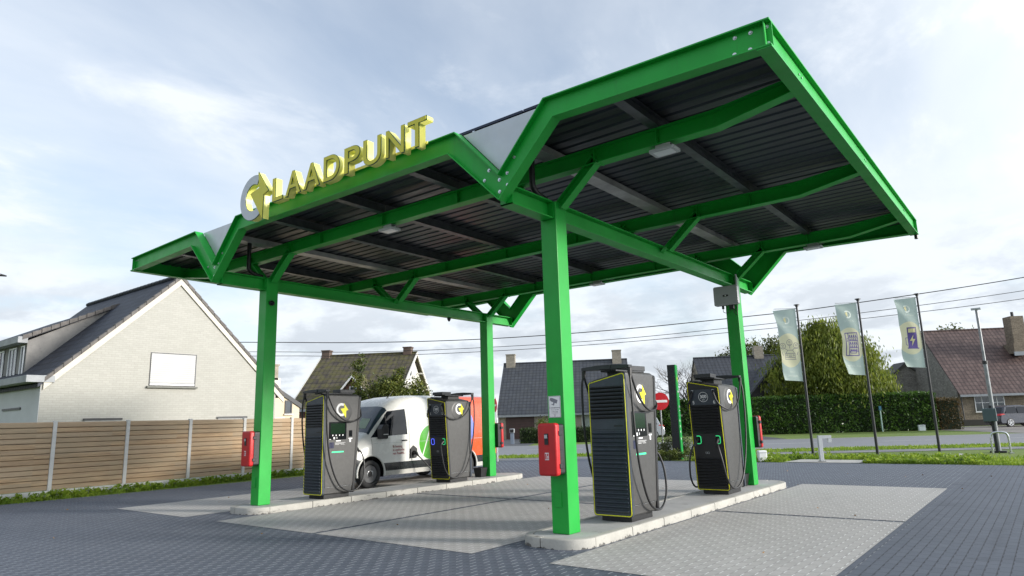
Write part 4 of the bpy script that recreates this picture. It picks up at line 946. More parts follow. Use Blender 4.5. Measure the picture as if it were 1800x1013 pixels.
# small gabled dormer on the mossy roof
m=MB(); m.prism([(-17.4,3.2),(-17.4,3.8),(-16.6,4.75),(-15.8,3.8),(-15.8,3.2)],44.9,47.3,'y'); dm2=m.build('gabled_dormer',M_RBRICK,rf2)
m=MB(); m.prism([(-17.8,3.5),(-16.6,4.95),(-15.4,3.5),(-15.4,3.34),(-16.6,4.77),(-17.8,3.34)],44.6,47.8,'y'); m.build('dormer_roof',M_MOSS,dm2)
m=MB(); m.prism([(-17.85,3.46),(-16.6,4.94),(-15.35,3.46),(-15.35,3.32),(-16.6,4.78),(-17.85,3.32)],44.55,44.60,'y'); m.build('dormer_barge_board',M_WHITE,dm2)
window(dm2,-16.85,-16.35,3.6,4.2,44.9,nx=1,nz=1)
M_GTILE=tiles('blue_grey_tiles',(.040,.045,.056),(.060,.066,.078),(.018,.020,.026),.34,.27,(.10,.10,.07),.15,.6)
M_BUFF=bricks('buff_stone_brick',(.26,.23,.185),(.36,.32,.26),(.22,.20,.17),.28,.09)
t,wl,rf3,P=house('garage_house','long low house with grey roof, brown garage door and two stone chimneys','house',B(0,0),PSI,-8.95,2.75,60.4,71,2.40,7.05,M_BUFF,M_GTILE,.35,.1,.14,hip=0)
for a in (-8.75,1.45):
    m=MB(); m.box(a,a+.85,65.2,66.0,6.4,7.85); m.box(a-.04,a+.89,65.16,66.04,7.85,7.93); m.build('chimney',M_BUFF,rf3)
m=MB(); m.box(-8.25,-5.75,60.33,60.39,0,2.12); g_=m.build('garage_door',plain('brown_garage_door',(.055,.028,.024),.6,0,.15,2),wl)
m=MB()
for k in range(9): m.box(-8.23,-5.77,60.32,60.329,.2+k*.21,.215+k*.21)
m.disc((-7.0,60.32,1.2),(0,-1,0),.04,.02,8); m.build('door_grooves',M_BLACK,g_)
m=MB(); m.box(-5.1,-2.0,60.34,60.39,.1,2.2); m.build('vertical_cladding',plain('weathered_cladding',(.28,.25,.20),.8,0,.4,3),wl)
window(wl,-1.6,1.9,.5,2.05,60.395,plain('wf2',(.5,.52,.5)),plain('curtained_glass',(.26,.30,.28),.3,0,.3,2),3,1)
M_BTILE=tiles('black_blue_tiles',(.026,.029,.036),(.040,.045,.055),(.012,.013,.017),.34,.27,None,.1,.55)
M_DARKW=plain('black_timber',(.014,.013,.012),.6,0,.2,3)
t,wl,rf4,P=house('dark_house','dark roofed house with black timber gable, left of the willow','house',B(0,0),PSI,8.9,16.4,58.5,70,2.95,6.75,M_BUFF,M_BTILE,.3,.1,.14)
m=MB(); m.box(14.2,15.0,63.8,64.6,6.0,7.6); m.build('chimney',M_BUFF,rf4)
m=MB(); m.prism([(12.1,.0),(12.1,3.1),(14.2,5.35),(16.2,3.1),(16.2,0)],57.2,60.5,'y'); pg=m.build('timber_gable',M_DARKW,wl)
m=MB(); m.prism([(11.7,2.85),(14.2,5.60),(16.6,2.85),(16.6,2.65),(14.2,5.38),(11.7,2.65)],56.8,62,'y'); m.build('porch_roof',M_BTILE,pg)
m=MB(); m.prism([(13.2,3.15),(13.2,3.5),(14.1,4.5),(14.1,3.15)],57.16,57.19,'y'); m.prism([(14.2,3.15),(14.2,4.5),(15.1,3.5),(15.1,3.15)],57.16,57.19,'y'); m.build('gable_glazing',plain('reflecting_glass',(.2,.23,.25),.1,0,.2,2),pg)
window(pg,13.0,13.6,2.0,2.9,57.19,nx=1,nz=1); window(pg,14.6,15.2,2.0,2.9,57.19,nx=1,nz=1)
m=MB(); m.box(12.4,13.0,57.0,57.19,0,2.0); m.build('stone_pier',M_BUFF,pg)
M_RTILE=tiles('brown_red_pantiles',(.075,.044,.038),(.130,.084,.072),(.018,.010,.009),.34,.34,None,.1,.6)
M_GST=bricks('grey_rough_stone',(.16,.15,.14),(.27,.255,.24),(.12,.115,.11),.30,.12,.012,.8,.85,var=.5)
M_BROWNB=bricks('brown_field_brick',(.15,.12,.085),(.27,.22,.16),(.10,.085,.07),.30,.085,.010,.6,.85,var=.5)
t,wl,rf5,P=house('brick_house','brown brick house with red brown roof and wide chimney at the right edge','house',B(0,0),PSI,31.0,50,64,74.8,3.05,8.85,M_BROWNB,M_RTILE,.35,.05,.16)
m=MB(); m.prism([(64.02,-.1),(74.7,-.1),(74.7,3.0),(69.4,8.6),(64.02,3.0)],30.94,30.99,'x'); m.build('stone_gable',M_GST,wl)
m=MB(); m.box(37.5,38.6,66.3,67.5,6.2,9.6); m.box(37.3,38.8,66.1,67.7,6.2,7.1); m.build('chimney',M_BROWNB,rf5)
m=MB(); m.cyl((38.05,66.9,9.6),(38.05,66.9,10.05),.12,10); m.build('chimney_pot',M_DKGREY,rf5)
m=MB(); m.box(37.2,38.9,66.0,66.09,6.0,6.35); m.build('lead_flashing',M_ZINC,rf5)
window(wl,32.2,34.6,1.15,2.7,63.99,nx=4,nz=2)
m=MB(); 
for k in range(14): m.box(32.1+k*.18,32.1+k*.18+.10,63.95,63.99,2.78,3.0)
m.build('brick_lintel',plain('red_lintel_brick',(.17,.085,.055),.8,0,.3,8),wl)
m=MB(); m.box(31.0,49,63.9,63.99,-.05,.5); m.build('dark_plinth',plain('black_plinth',(.02,.018,.016),.7),wl)
m=MB(); m.tube([(31.12,63.85,2.8),(31.12,63.85,.5)],.05,8); m.build('downpipe',M_DKGREY,wl)
t,wl,rf6,P=house('distant_barn','small distant stone gable beyond the hedge, left of the brick house','house',B(0,0),PSI,27.5,33,74,80,3.5,5.6,M_GST,plain('grey_slate',(.07,.068,.065),.8,0,.3,2),.2,.1,.14)
t.rotation_euler=(0,0,PSI)
m=MB(); m.prism([(27.8,.0),(27.8,4.1),(30.1,6.0),(32.3,3.9),(32.3,0)],71.5,74,'y'); g_=m.build('front_gable',M_GST,wl)
m=MB(); m.prism([(27.5,3.9),(30.1,6.15),(32.7,3.7),(32.7,3.55),(30.1,5.98),(27.5,3.75)],71.2,74,'y'); m.build('gable_roof',plain('grey_slate',(.07,.07,.07)),g_)
# ------------------------------------------------------------------ vegetation
def leafmat(name,c1,c2,c3,trans=.25,rough=.5):
    g=G(name); gi=g.n('ShaderNodeNewGeometry'); r=gi.outputs['Random Per Island']
    n=g.noise(1.1,4,.6)
    c=g.mix(r,c1,c2); c=g.mix(g.rng(n,.42,.62,0,.8,True),c,c3); g.col(c); g.rough(rough); g.val('Specular IOR Level',.35)
    tr=g.n('ShaderNodeBsdfTranslucent'); g.l(c,tr.inputs[0]); ms=g.n('ShaderNodeMixShader'); ms.inputs[0].default_value=trans
    out=g.t.nodes['Material Output']; g.l(g.p.outputs[0],ms.inputs[1]); g.l(tr.outputs[0],ms.inputs[2]); g.l(ms.outputs[0],out.inputs[0]); return g.m
def leaf(m,p,size,rn,d=None,asp=.5,up=0):
    if d is None:
        d=Vector((rn.gauss(0,1),rn.gauss(0,1),rn.gauss(0,1)+up)).normalized()
    s=d.orthogonal().normalized(); s=(Matrix.Rotation(rn.uniform(0,6.28),3,d)@s)
    a=d*size*.5; b=s*size*asp*.5; p=Vector(p)
    o=len(m.v); m.v+=[tuple(p-a),tuple(p-b*.9+a*.1),tuple(p+a),tuple(p+b*.9+a*.1)]; m.f.append((o,o+1,o+2,o+3)); m.mi.append(0)
def crown(m,blobs,n,size,rn,shell=.55,asp=.5,droop=None):
    vol=[bl[3]*bl[4]*bl[5] for bl in blobs]; tot=sum(v**.7 for v in vol)
    for bl,v in zip(blobs,vol):
        k=int(n*v**.7/tot); cx,cy,cz,rx,ry,rz=bl
        # clumps
        nc=max(6,k//28)
        for c in range(nc):
            u=Vector((rn.gauss(0,1),rn.gauss(0,1),rn.gauss(0,1))).normalized()*(shell+(1-shell)*rn.random()**.6)*rn.uniform(.88,1.10)
            q=Vector((cx+u.x*rx,cy+u.y*ry,cz+u.z*rz)); cr_=rn.uniform(.12,.26)*min(rx,ry,rz)+size*.5
            for _ in range(k//nc):
                e=Vector((rn.gauss(0,1),rn.gauss(0,1),rn.gauss(0,.8)))*cr_*.75
                if droop: e.z-=abs(rn.gauss(0,1))*droop; leaf(m,q+e,size*rn.uniform(.7,1.3),rn,Vector((rn.gauss(0,.25),rn.gauss(0,.25),-1)).normalized(),asp)
                else: leaf(m,q+e,size*rn.uniform(.6,1.3),rn,None,asp)
def trunk(m,p0,h,r,rn,limbs,spread):
    top=Vector(p0)+Vector((rn.uniform(-.1,.1)*h,rn.uniform(-.1,.1)*h,h)); m.tube(smoothpts([p0,(Vector(p0)+top)/2+Vector((rn.uniform(-.1,.1),rn.uniform(-.1,.1),0)),top],4),[r,r*.95,r*.9,r*.85,r*.8,r*.72,r*.65,r*.58,r*.5],8)
    for _ in range(limbs):
        a=rn.uniform(0,6.28); e=top+Vector((math.cos(a)*spread*rn.uniform(.4,1),math.sin(a)*spread*rn.uniform(.4,1),spread*rn.uniform(.3,1.1)))
        b=Vector(p0).lerp(top,rn.uniform(.6,1)); m.tube(smoothpts([b,(b+e)/2+Vector((0,0,.15*spread)),e],3),[r*.45,r*.4,r*.35,r*.28,r*.2,r*.12,r*.05],6)
M_BARK=plain('bark',(.07,.055,.042),.9,0,.3,8,.4)
def tree(name,label,loc,blobs,n,size,mat,seed,th=1.5,tr=.15,limbs=7,spread=1.5,asp=.5,droop=None,group=None,cat='tree'):
    t=thing(name,label,cat,loc,0,group); rn=random.Random(seed)
    m=MB(); trunk(m,(0,0,-.05),th,tr,rn,limbs,spread); m.build('trunk',M_BARK,t,smooth=True)
    m=MB(); crown(m,blobs,n,size,rn,.5,asp,droop); m.build('crown',mat,t); return t
L_BUSH=leafmat('olive_yellow_leaves',(.065,.095,.014),(.16,.17,.022),(.028,.050,.010))
L_WILL=leafmat('willow_leaves',(.15,.20,.028),(.29,.32,.05),(.085,.125,.020),.5)
L_DARK=leafmat('dark_green_leaves',(.022,.045,.008),(.050,.085,.014),(.012,.026,.006))
L_LAUR=leafmat('laurel_leaves',(.038,.10,.014),(.11,.20,.030),(.022,.055,.009),.3,.35)
L_BEECH=leafmat('beech_leaves',(.085,.050,.016),(.13,.085,.025),(.045,.040,.010))
L_GRAS=leafmat('grass_blades',(.19,.30,.025),(.33,.42,.05),(.11,.20,.018),.45)
L_SHRUB=leafmat('shrub_leaves',(.06,.10,.012),(.17,.19,.028),(.03,.05,.01))
L_MAPLE=leafmat('orange_maple_leaves',(.32,.09,.012),(.45,.17,.02),(.16,.07,.01))
p=B(-13.0,41.5); tree('broadleaf_tree','green and yellow bushy tree in front of the mossy roofed house, above the van roof',p,
 [(-.9,0,2.7,1.9,1.4,1.6),(.9,.5,2.5,2.0,1.4,1.5),(-1.9,-1,2.0,1.1,1.1,1.4),(2.2,1.3,1.7,1.0,1.0,1.0),(-.1,0,3.6,1.0,1.0,.9),(-1.9,-1.0,4.3,.35,.35,1.3),(-1.6,-.9,5.5,.22,.22,.5),(.5,.3,4.4,.35,.35,.8),(1.6,.9,3.7,.4,.4,.7)],30000,.17,L_BUSH,11,1.6,.14,8,1.6)
p=B(18.3,57); tree('willow_tree','tall olive green weeping willow behind the laurel hedge and the flags',p,
 [(0,0,4.6,3.6,2.6,3.0),(-1.6,-.7,6.4,1.7,1.5,2.0),(.6,.3,6.8,1.6,1.5,2.2),(1.9,1.0,5.4,1.5,1.4,2.1),(-3.1,-1.6,3.8,1.7,1.5,2.2),(2.9,1.6,3.5,1.3,1.3,1.6),(-.4,-.1,8.2,.9,.9,.8)],64000,.27,L_WILL,5,2.6,.32,10,3.0,.36,.45)
p=B(17.0,78); tree('broadleaf_tree','dark green tree top showing above the dark roofed house',p,[(0,0,7.0,3.0,2.5,2.3),(2.6,1.4,7.7,2.0,2,2.0),(-2.2,-1.2,7.0,1.4,1.3,1.2)],14000,.30,L_BUSH,8,4,.3,8,2.5)
p=B(44,90); tree('broadleaf_tree','small tree top showing over the ridge of the brick house',p,[(0,0,9.8,2.2,2,1.6),(-1.6,-1,9.3,1.2,1.2,1.2),(2,1,9.6,1.2,1,1)],4000,.34,L_BUSH,9,6,.3,6,2)
p=B(31.8,50); tree('maple_tree','orange autumn maple branches at the right edge in front of the brick house',p,[(1.9,1,4.0,2.4,1.9,2.1),(.5,.2,4.2,.9,.8,1.3)],5200,.24,L_MAPLE,12,2,.16,8,1.6)
# bare tree
t=thing('bare_tree','leafless pale tree between the totem and the dark roofed house','tree',B(8.4,66)); rn=random.Random(4); m=MB()
def branch(p,d,l,r,dep):
    q=p+d*l; mid=(p+q)/2+Vector((rn.gauss(0,.06),rn.gauss(0,.06),rn.gauss(0,.04)))*l; m.tube([p,mid,q],[r,r*.8,r*.62],5 if dep>2 else 4,cap=False)
    if dep==0: return
    for _ in range(3 if dep>1 else 4):
        nd=(d+Vector((rn.gauss(0,.48),rn.gauss(0,.48),rn.gauss(.05,.32)))).normalized(); branch(p.lerp(q,rn.uniform(.55,1)),nd,l*rn.uniform(.60,.82),r*.58,dep-1)
branch(Vector((0,0,0)),Vector((0,0,1)),2.2,.14,2)
for a in range(8): branch(Vector((0,0,1.5+a*.12)),Vector((math.cos(a*.8),math.sin(a*.8),1.1)).normalized(),2.2,.07,4)
m.build('branches',plain('pale_bark',(.17,.15,.13),.9),t)
# hedges
def hedge(name,label,s0,s1,c0,c1,h,n,size,mat,seed,cat='hedge'):
    t=thing(name,label,cat,B(s0,c0),PSI); rn=random.Random(seed); Ls,D=s1-s0,c1-c0
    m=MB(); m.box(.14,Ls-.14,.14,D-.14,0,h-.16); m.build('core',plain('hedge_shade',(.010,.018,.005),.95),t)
    m=MB(); A=[Ls*h,Ls*D*1.4,D*h,D*h]; tot=sum(A)
    for k,a in enumerate(A):
        for _ in range(int(n*a/tot)):
            bump=.06*math.sin(_*.37)
            if k==0: q=(rn.uniform(0,Ls),rn.gauss(.05,.05),rn.uniform(.02,h))
            elif k==1: q=(rn.uniform(0,Ls),rn.uniform(0,D),h-.05+rn.gauss(0,.07)+.05*math.sin(rn.random()*9))
            else: q=(0.02+rn.gauss(0,.05) if k==2 else Ls+rn.gauss(0,.05),rn.uniform(0,D),rn.uniform(.02,h))
            leaf(m,q,size*rn.uniform(.6,1.35),rn,None,.45)
    m.build('foliage',mat,t); return t
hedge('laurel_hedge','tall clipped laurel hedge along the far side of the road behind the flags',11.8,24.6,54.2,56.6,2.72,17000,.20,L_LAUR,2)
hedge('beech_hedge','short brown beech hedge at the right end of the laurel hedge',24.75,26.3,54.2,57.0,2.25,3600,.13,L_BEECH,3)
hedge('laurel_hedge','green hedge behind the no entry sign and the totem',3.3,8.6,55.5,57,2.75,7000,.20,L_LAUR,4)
hedge('box_hedge','low dark clipped hedge in front of the garage house',-5.6,2.8,48.0,49.1,.95,7000,.12,L_DARK,5)
p=B(-4.2,54); t=thing('round_shrub','round clipped yellow green shrub behind the low hedge by the garage','shrub',p); rn=random.Random(6); m=MB(); crown(m,[(0,0,.85,.75,.75,.8)],2200,.13,rn,.9); m.build('foliage',L_SHRUB,t)
# shrubs between the bays and the road
def shrub(name,label,loc,blobs,n,size,mat,seed):
    t=thing(name,label,'shrub',loc); rn=random.Random(seed); m=MB(); m.tube([(0,0,0),(0,0,.25)],[.03,.02],6); m.build('stem',M_BARK,t); m=MB(); crown(m,blobs,n,size,rn,.35); m.build('foliage',mat,t); return t
shrub('variegated_shrub','taller leafy shrub with pale variegated leaves at the foot of the totem',(.62,16.9,0),[(0,0,.42,.45,.4,.40),(.4,.1,.55,.35,.3,.35),(-.5,-.2,.35,.4,.4,.33)],3000,.085,leafmat('variegated',(.05,.08,.02),(.26,.28,.15),(.035,.06,.012)),21)
shrub('low_shrub','low yellow green ground shrubs in front of the no entry sign',(1.0,15.75,0),[(0,0,.17,.55,.35,.2),(.9,.05,.18,.5,.35,.22),(-.7,.1,.17,.5,.35,.2)],3600,.07,L_SHRUB,22)
# grass and weeds
def tufts(name,label_pts,n,hh,mat,seed,wd=.012,lean=.5):
    rn=random.Random(seed); m=MB()
    for _ in range(n):
        x,y=label_pts(rn); h=hh*rn.uniform(.5,1.4); a=rn.uniform(0,6.28); l=lean*h*rn.random(); w_=wd*rn.uniform(.7,1.5)
        b=rn.uniform(0,6.28); dx,dy=math.cos(b)*w_,math.sin(b)*w_; o=len(m.v)
        m.v+=[(x-dx,y-dy,-.02),(x+dx,y+dy,-.02),(x+dx*.6+math.cos(a)*l*.5,y+dy*.6+math.sin(a)*l*.5,h*.65),(x+math.cos(a)*l,y+math.sin(a)*l,h)]
        m.f.append((o,o+1,o+2,o+3)); m.mi.append(0)
    return tag(m.build(name,mat),kind='stuff')
def ptverge(rn):
    while True:
        x=rn.uniform(2.0,26); y=15.33+abs(rn.gauss(0,1))*1.6
        if not(5.1<x<7.5 and y<16.75): 
            if y<16.4+.6*(x+2.2)-.4: return x,y
def ptverge2(rn): s=rn.uniform(-6,45); c=rn.uniform(29.55,31.95); p=B(s,c); return p.x,p.y
def ptfence(rn): y=rn.uniform(-9,12.5); return fx(y)+.07+abs(rn.gauss(0,.28)),y
def ptbroad(rn): s=rn.uniform(2,9); p=B(s,rn.uniform(23.5,27.6)); return (p.x,p.y) if p.y>15.4 else (rn.uniform(2,9),15.4+rn.random())
tufts('verge_grass',ptverge,26000,.075,L_GRAS,31,.012)
tufts('roadside_grass',ptverge2,16000,.06,L_GRAS,32,.016)
tufts('fence_grass',ptfence,9000,.07,L_GRAS,33,.007)
def weeds(name,pt,n,seed,size,hh,mat=L_GRAS):
    rn=random.Random(seed); m=MB()
    for _ in range(n):
        x,y=pt(rn); s_=rn.uniform(.5,1.3)
        for k in range(7):
            a=rn.uniform(0,6.28); d=Vector((math.cos(a),math.sin(a),rn.uniform(.1,1.1))).normalized(); leaf(m,(x+d.x*size*.5*s_,y+d.y*size*.5*s_,.02+hh*s_*rn.random()),size*s_,rn,d,.42)
    return tag(m.build(name,mat),kind='stuff')
def ptw(rn):
    while True:
        x,y=ptverge(rn)
        if x<10.5 and y<19: return x,y
weeds('verge_weeds',ptw,900,41,.13,.10,L_GRAS)
weeds('fence_weeds',ptfence,900,42,.13,.14,L_GRAS)
# the fence strip soil
sheet('garden_strip',[(-9.5,-14),(-7.1,-14),(-7.1,12.6),(-9.5,12.6)],-.012,M_GRASS)
# ------------------------------------------------------------------ flags
FL=plain('flag_cloth',(.28,.44,.38),.7,0,.06,3)
def flagmat(name,zc):
    g=G(name); X,Y,Z=g.xyz(); dz=g.math('SUBTRACT',Z,zc); dx=g.math('SUBTRACT',X,-.44)
    r=g.math('ADD',g.math('MULTIPLY',dx,dx),g.math('MULTIPLY',g.math('MULTIPLY',dz,dz),.50)); k=g.math('LESS_THAN',r,.44*.44)
    g.col(g.mix(k,(.44,.53,.49),(.70,.67,.46))); g.rough(.6)
    c=g.mix(k,(.52,.62,.57),(.80,.77,.52)); tr=g.n('ShaderNodeBsdfTranslucent'); g.l(c,tr.inputs[0]); ms=g.n('ShaderNodeMixShader'); ms.inputs[0].default_value=.5
    out=g.t.nodes['Material Output']; g.l(g.p.outputs[0],ms.inputs[1]); g.l(tr.outputs[0],ms.inputs[2]); g.l(ms.outputs[0],out.inputs[0]); return g.m
M_FLAG=flagmat('mint_flag_cloth',-1.66)
M_PURP=plain('purple_print',(.11,.075,.28),.6,0,.05,5); M_PALE=plain('pale_flag_print',(.62,.68,.62),.6); M_CREAMP=plain('cream_print',(.66,.60,.32),.6)
def flag(bx,by,h,icon,label,seed,hgt=2.66,wdt=.76):
    t=thing('flag_mast',label,'flag',(bx,by,0),R(38),'promotional flags on black masts')   # local +x points right as seen from the forecourt
    t.rotation_euler=(0,0,-YAW*-1 if False else -YAW*0+ (-YAW)*0 + (math.pi*0)+ (-YAW)*-0+0); t.rotation_euler=(0,0,R(38))
    m=MB(); m.tube([(0,0,0),(0,0,h)],[.05,.034],12); m.build('mast',M_BLACKPOLE,t)
    m=MB(); m.disc((0,0,h),(0,0,1),.10,.025,14); m.disc((0,0,h-.06),(0,0,1),.055,.05,12); m.build('cap',M_BLACKPOLE,t)
    m=MB(); m.tube([(-.03,0,h-.12),(-wdt-.10,0,h-.12)],.012,6); m.build('cross_bar',M_LGREY,t)
    rn=random.Random(seed); ph=rn.uniform(0,6); ph2=rn.uniform(0,6)
    def cl(u,v):  # u 0..1 from mast, v 0..1 downwards
        x=-.07-u*wdt*(1-.10*math.sin(v*math.pi)**2*(1+.5*math.sin(ph))-.10*max(0,v-.75)*u*3)
        yv=.07*math.sin(v*7+ph+u*2.0)*u+.05*math.sin(v*13+ph2+u*5)*u**1.5+.16*u*u*math.sin(v*2.6+ph)
        z=-.13-v*hgt*(1-.03*u)-.03*u
        return Vector((x,yv,z))
    m=MB(); nu,nv=14,44
    for j in range(nv+1):
        for i in range(nu+1): m.v.append(tuple(cl(i/nu,j/nv)))
    for j in range(nv):
        for i in range(nu): a=j*(nu+1)+i; m.f.append((a,a+1,a+nu+2,a+nu+1)); m.mi.append(0)
    f=m.build('flag_cloth',M_FLAG,t,smooth=True); f.location=(0,0,h)
    m=MB()
    for k in range(9): v=k/8; p=cl(0,v); m.tube([(p.x,p.y,p.z+h),(-.0,0,p.z+h)],.012,5)
    m.build('clips',M_LGREY,t)
    # prints follow the cloth
    def onc(px,pz):   # print coordinates centred on the roundel (m)
        u=(-px*.95+.375)/wdt; v=(1.53-pz)/hgt; return cl(max(0.01,min(.99,u)),max(0,min(1,v)))
    def pr(mm,polys,off=.006):
        for poly in polys:
            q=[onc(a,b) for a,b in poly]
            for sgn in (-1,): mm.add([(p.x,p.y+sgn*off,p.z) for p in q],[tuple(range(len(q)))])
    def line(a,b,w_=.02):
        a=Vector(a);b=Vector(b);n_=max(1,int((b-a).length/.08)); d=(b-a).normalized(); s=Vector((-d.y,d.x))*w_/2
        return [[tuple(a.lerp(b,i/n_)-s),tuple(a.lerp(b,(i+1)/n_)-s),tuple(a.lerp(b,(i+1)/n_)+s),tuple(a.lerp(b,i/n_)+s)] for i in range(n_)]
    def rect(x0,x1,z0,z1):
        nn=max(1,int((z1-z0)/.08)); mmn=max(1,int((x1-x0)/.09)); return [[(x0+(x1-x0)*j/mmn,z0+(z1-z0)*i/nn),(x0+(x1-x0)*(j+1)/mmn,z0+(z1-z0)*i/nn),(x0+(x1-x0)*(j+1)/mmn,z0+(z1-z0)*(i+1)/nn),(x0+(x1-x0)*j/mmn,z0+(z1-z0)*(i+1)/nn)] for i in range(nn) for j in range(mmn)]
    def circ(cx,cz,r,w_=.016,n_=16): return [q for i in range(n_) for q in line((cx+r*math.cos(2*math.pi*i/n_),cz+r*math.sin(2*math.pi*i/n_)),(cx+r*math.cos(2*math.pi*(i+1)/n_),cz+r*math.sin(2*math.pi*(i+1)/n_)),w_)]
    m=MB()
    if icon=='pump':
        pr(m,rect(-.17,.20,-.38,.40)); pr(m,rect(-.20,.25,-.42,-.38)); 
        for a,b in (((-.17,.0),(-.25,.0)),((-.25,.0),(-.25,-.25)),((-.25,-.25),(-.20,-.3))): pr(m,line(a,b,.02))
        o=m.build('pump_print',M_PURP,f); m=MB(); pr(m,rect(-.13,.16,.20,.35),.012)
        pr(m,[[(.06,.12),(-.10,-.12),(.0,-.12)],[(.0,-.12),(.02,-.05),(.06,.12)],[(.02,-.05),(.12,-.05),(-.03,-.32)],[(.0,-.12),(.02,-.05),(-.03,-.32)]],.014); m.build('bolt_print',M_CREAMP,f)
    elif icon=='vending':
        for a,b in (((-.26,-.42),(.24,-.42)),((-.26,.42),(.24,.42)),((-.26,-.42),(-.26,.42)),((.24,-.42),(.24,.42)),((-.14,-.42),(-.14,.42))): pr(m,line(a,b,.03))
        for k in range(5):
            z=.30-k*.13; pr(m,line((-.12,z-.04),(.22,z-.04),.025))
            for j in range(4): pr(m,rect(-.10+j*.08,-.06+j*.08,z-.04,z+.05))
        for a,b in (((-.10,-.33),(.14,-.33)),((-.10,-.24),(.14,-.24)),((-.10,-.33),(-.10,-.24)),((.14,-.33),(.14,-.24))): pr(m,line(a,b,.025))
        pr(m,rect(-.215,-.185,.10,.15)); pr(m,rect(-.215,-.185,.18,.23)); m.build('vending_print',M_PURP,f)
    else:
        for cx,cz in ((-.30,.16),(-.03,.28),(.24,.16)):
            pr(m,circ(cx,cz,.11,.014)); pr(m,circ(cx,cz+.02,.035,.012,8)); pr(m,line((cx-.05,cz-.06),(cx+.05,cz-.06),.014))
        for a,b in (((-.22,.07),(-.12,.0)),((-.03,.17),(-.03,.06)),((.16,.07),(.08,.0)),((-.18,-.12),(-.12,.0)),((-.12,.0),(.08,.0)),((.08,.0),(.16,-.12)),((-.22,-.12),(.18,-.12)),((-.22,-.12),(-.22,-.32)),((.18,-.12),(.18,-.32)),((-.22,-.27),(.18,-.27)),((-.24,-.34),(.22,-.34)),((-.08,-.18),(.05,-.18)),((-.08,-.23),(.05,-.23)),((-.36,-.06),(-.30,-.2)),((.32,-.06),(.26,-.18))): pr(m,line(a,b,.014))
        pr(m,circ(-.15,-.19,.03,.012,8)); pr(m,circ(.12,-.19,.03,.012,8)); m.build('car_sharing_print',plain('grey_purple_print',(.12,.10,.18),.6),f)
    # pale mirrored emblem near the top
    m=MB()
    for i in range(14):
        a0=R(-120+250*i/14); a1=R(-120+250*(i+1)/14); P=lambda r,a:(-.02+r*math.cos(a),1.12+r*math.sin(a)); pr(m,[[P(.10,a0),P(.15,a0),P(.15,a1),P(.10,a1)]])
    m.build('emblem_print',M_PALE,f)
    m=MB(); pr(m,[[(-.10,1.16),(-.02,1.24),(-.01,1.12)],[(-.10,1.16),(-.01,1.12),(-.04,1.0)]]); m.build('emblem_bolt_print',M_CREAMP,f)
    return t,f,onc
def words(f,onc,s,z,size=.10):
    cu=bpy.data.curves.new('words','FONT'); cu.body=s; cu.size=size; cu.align_x='CENTER'; tt=bpy.data.objects.new('words',cu); COL.objects.link(tt)
    dg=bpy.context.evaluated_depsgraph_get(); me=bpy.data.meshes.new_from_object(tt.evaluated_get(dg)); bpy.data.objects.remove(tt); bpy.data.curves.remove(cu)
    for v in me.vertices:
        p=onc(-v.co.x*1.0,z+v.co.y); v.co=(p.x,p.y-.007,p.z)
    me.name='word_print'; me.materials.clear(); me.materials.append(M_PALE); o=bpy.data.objects.new('word_print',me); COL.objects.link(o); o.parent=f
F1=flag(5.25,18.4,5.45,'car','mint flag with a line drawing of a car and people, leftmost of the three flags',3); words(F1[1],F1[2],'CAR',-.84); words(F1[1],F1[2],'SHARING',-.99); words(F1[1],F1[2],'LAADPUNT',.84,.08)
F2=flag(7.05,19.8,5.6,'vending','mint flag with a purple vending machine drawing, middle of the three flags',8); words(F2[1],F2[2],'AUTOMATEN',-.84,.09); words(F2[1],F2[2],'LAADPUNT',.84,.08)
F3=flag(8.69,22.0,5.85,'pump','mint flag with a purple charging pump drawing, rightmost of the three flags',14); words(F3[1],F3[2],'LADEN',-.84); words(F3[1],F3[2],'LAADPUNT',.84,.08)
# ------------------------------------------------------------------ street furniture
t=thing('camera_mast','slim grey mast with a dark box, standing behind the steel hoop','mast',(10.49,21.81,0))
m=MB(); m.tube([(0,0,0),(0,0,3.1)],.065,14); m.build('lower_pole',M_GALV,t); m=MB(); m.tube([(0,0,3.1),(0,0,5.0)],.045,12); m.build('upper_pole',M_GALV,t)
m=MB(); m.cyl((0,0,3.05),(0,0,3.16),.085,12); m.build('collar',M_BLACK,t); m=MB(); m.box(-.16,.14,-.08,.06,5.0,5.07); m.build('head',M_LGREY,t,.01)
m=MB(); m.box(-.10,-.02,-.10,.06,.0,1.6); m.build('black_stile',M_BLACKPOLE,t); m=MB(); m.box(-.30,.10,-.26,-.08,1.05,1.5); m.build('control_box',plain('grey_blue_box',(.06,.09,.10),.5),t,.02)
m=MB(); m.box(-.26,.22,-.2,.2,-.01,.05); m.build('base_plate',M_BLACKPOLE,t)
t=thing('steel_hoop','rounded steel protection hoop in front of the slim grey mast','hoop',(10.6,21.1,0),R(20))
m=MB(); m.tube(smoothpts([(-.26,0,-.02),(-.26,0,.4),(-.24,0,.60),(-.14,0,.69),(.14,0,.69),(.24,0,.60),(.26,0,.4),(.26,0,-.02)],6),.033,10); m.build('tube',M_CHROME,t,smooth=True)
m=MB(); m.box(.2,.34,-.07,.07,-.01,.03); m.build('foot',M_CHROME,t)
t=thing('bollard_light','low grey metal bollard light on a concrete slab in the verge','bollard',(6.19,15.79,.012),R(38))
m=MB(); m.box(-.06,.06,-.05,.05,0,.80); m.build('post',M_LGREY,t,.008); m=MB(); m.box(.06,.36,-.05,.05,.70,.80); m.build('arm',M_LGREY,t,.006)
m=MB(); m.box(.25,.36,-.045,.045,.58,.699); m.build('lamp_head',M_LGREY,t,.004); m=MB(); m.box(.245,.249,-.03,.03,.6,.68); m.build('lens',M_CLEAR,t); m=MB(); m.box(-.10,.10,-.09,.09,0,.014); m.build('base_plate',M_DKGREY,t)
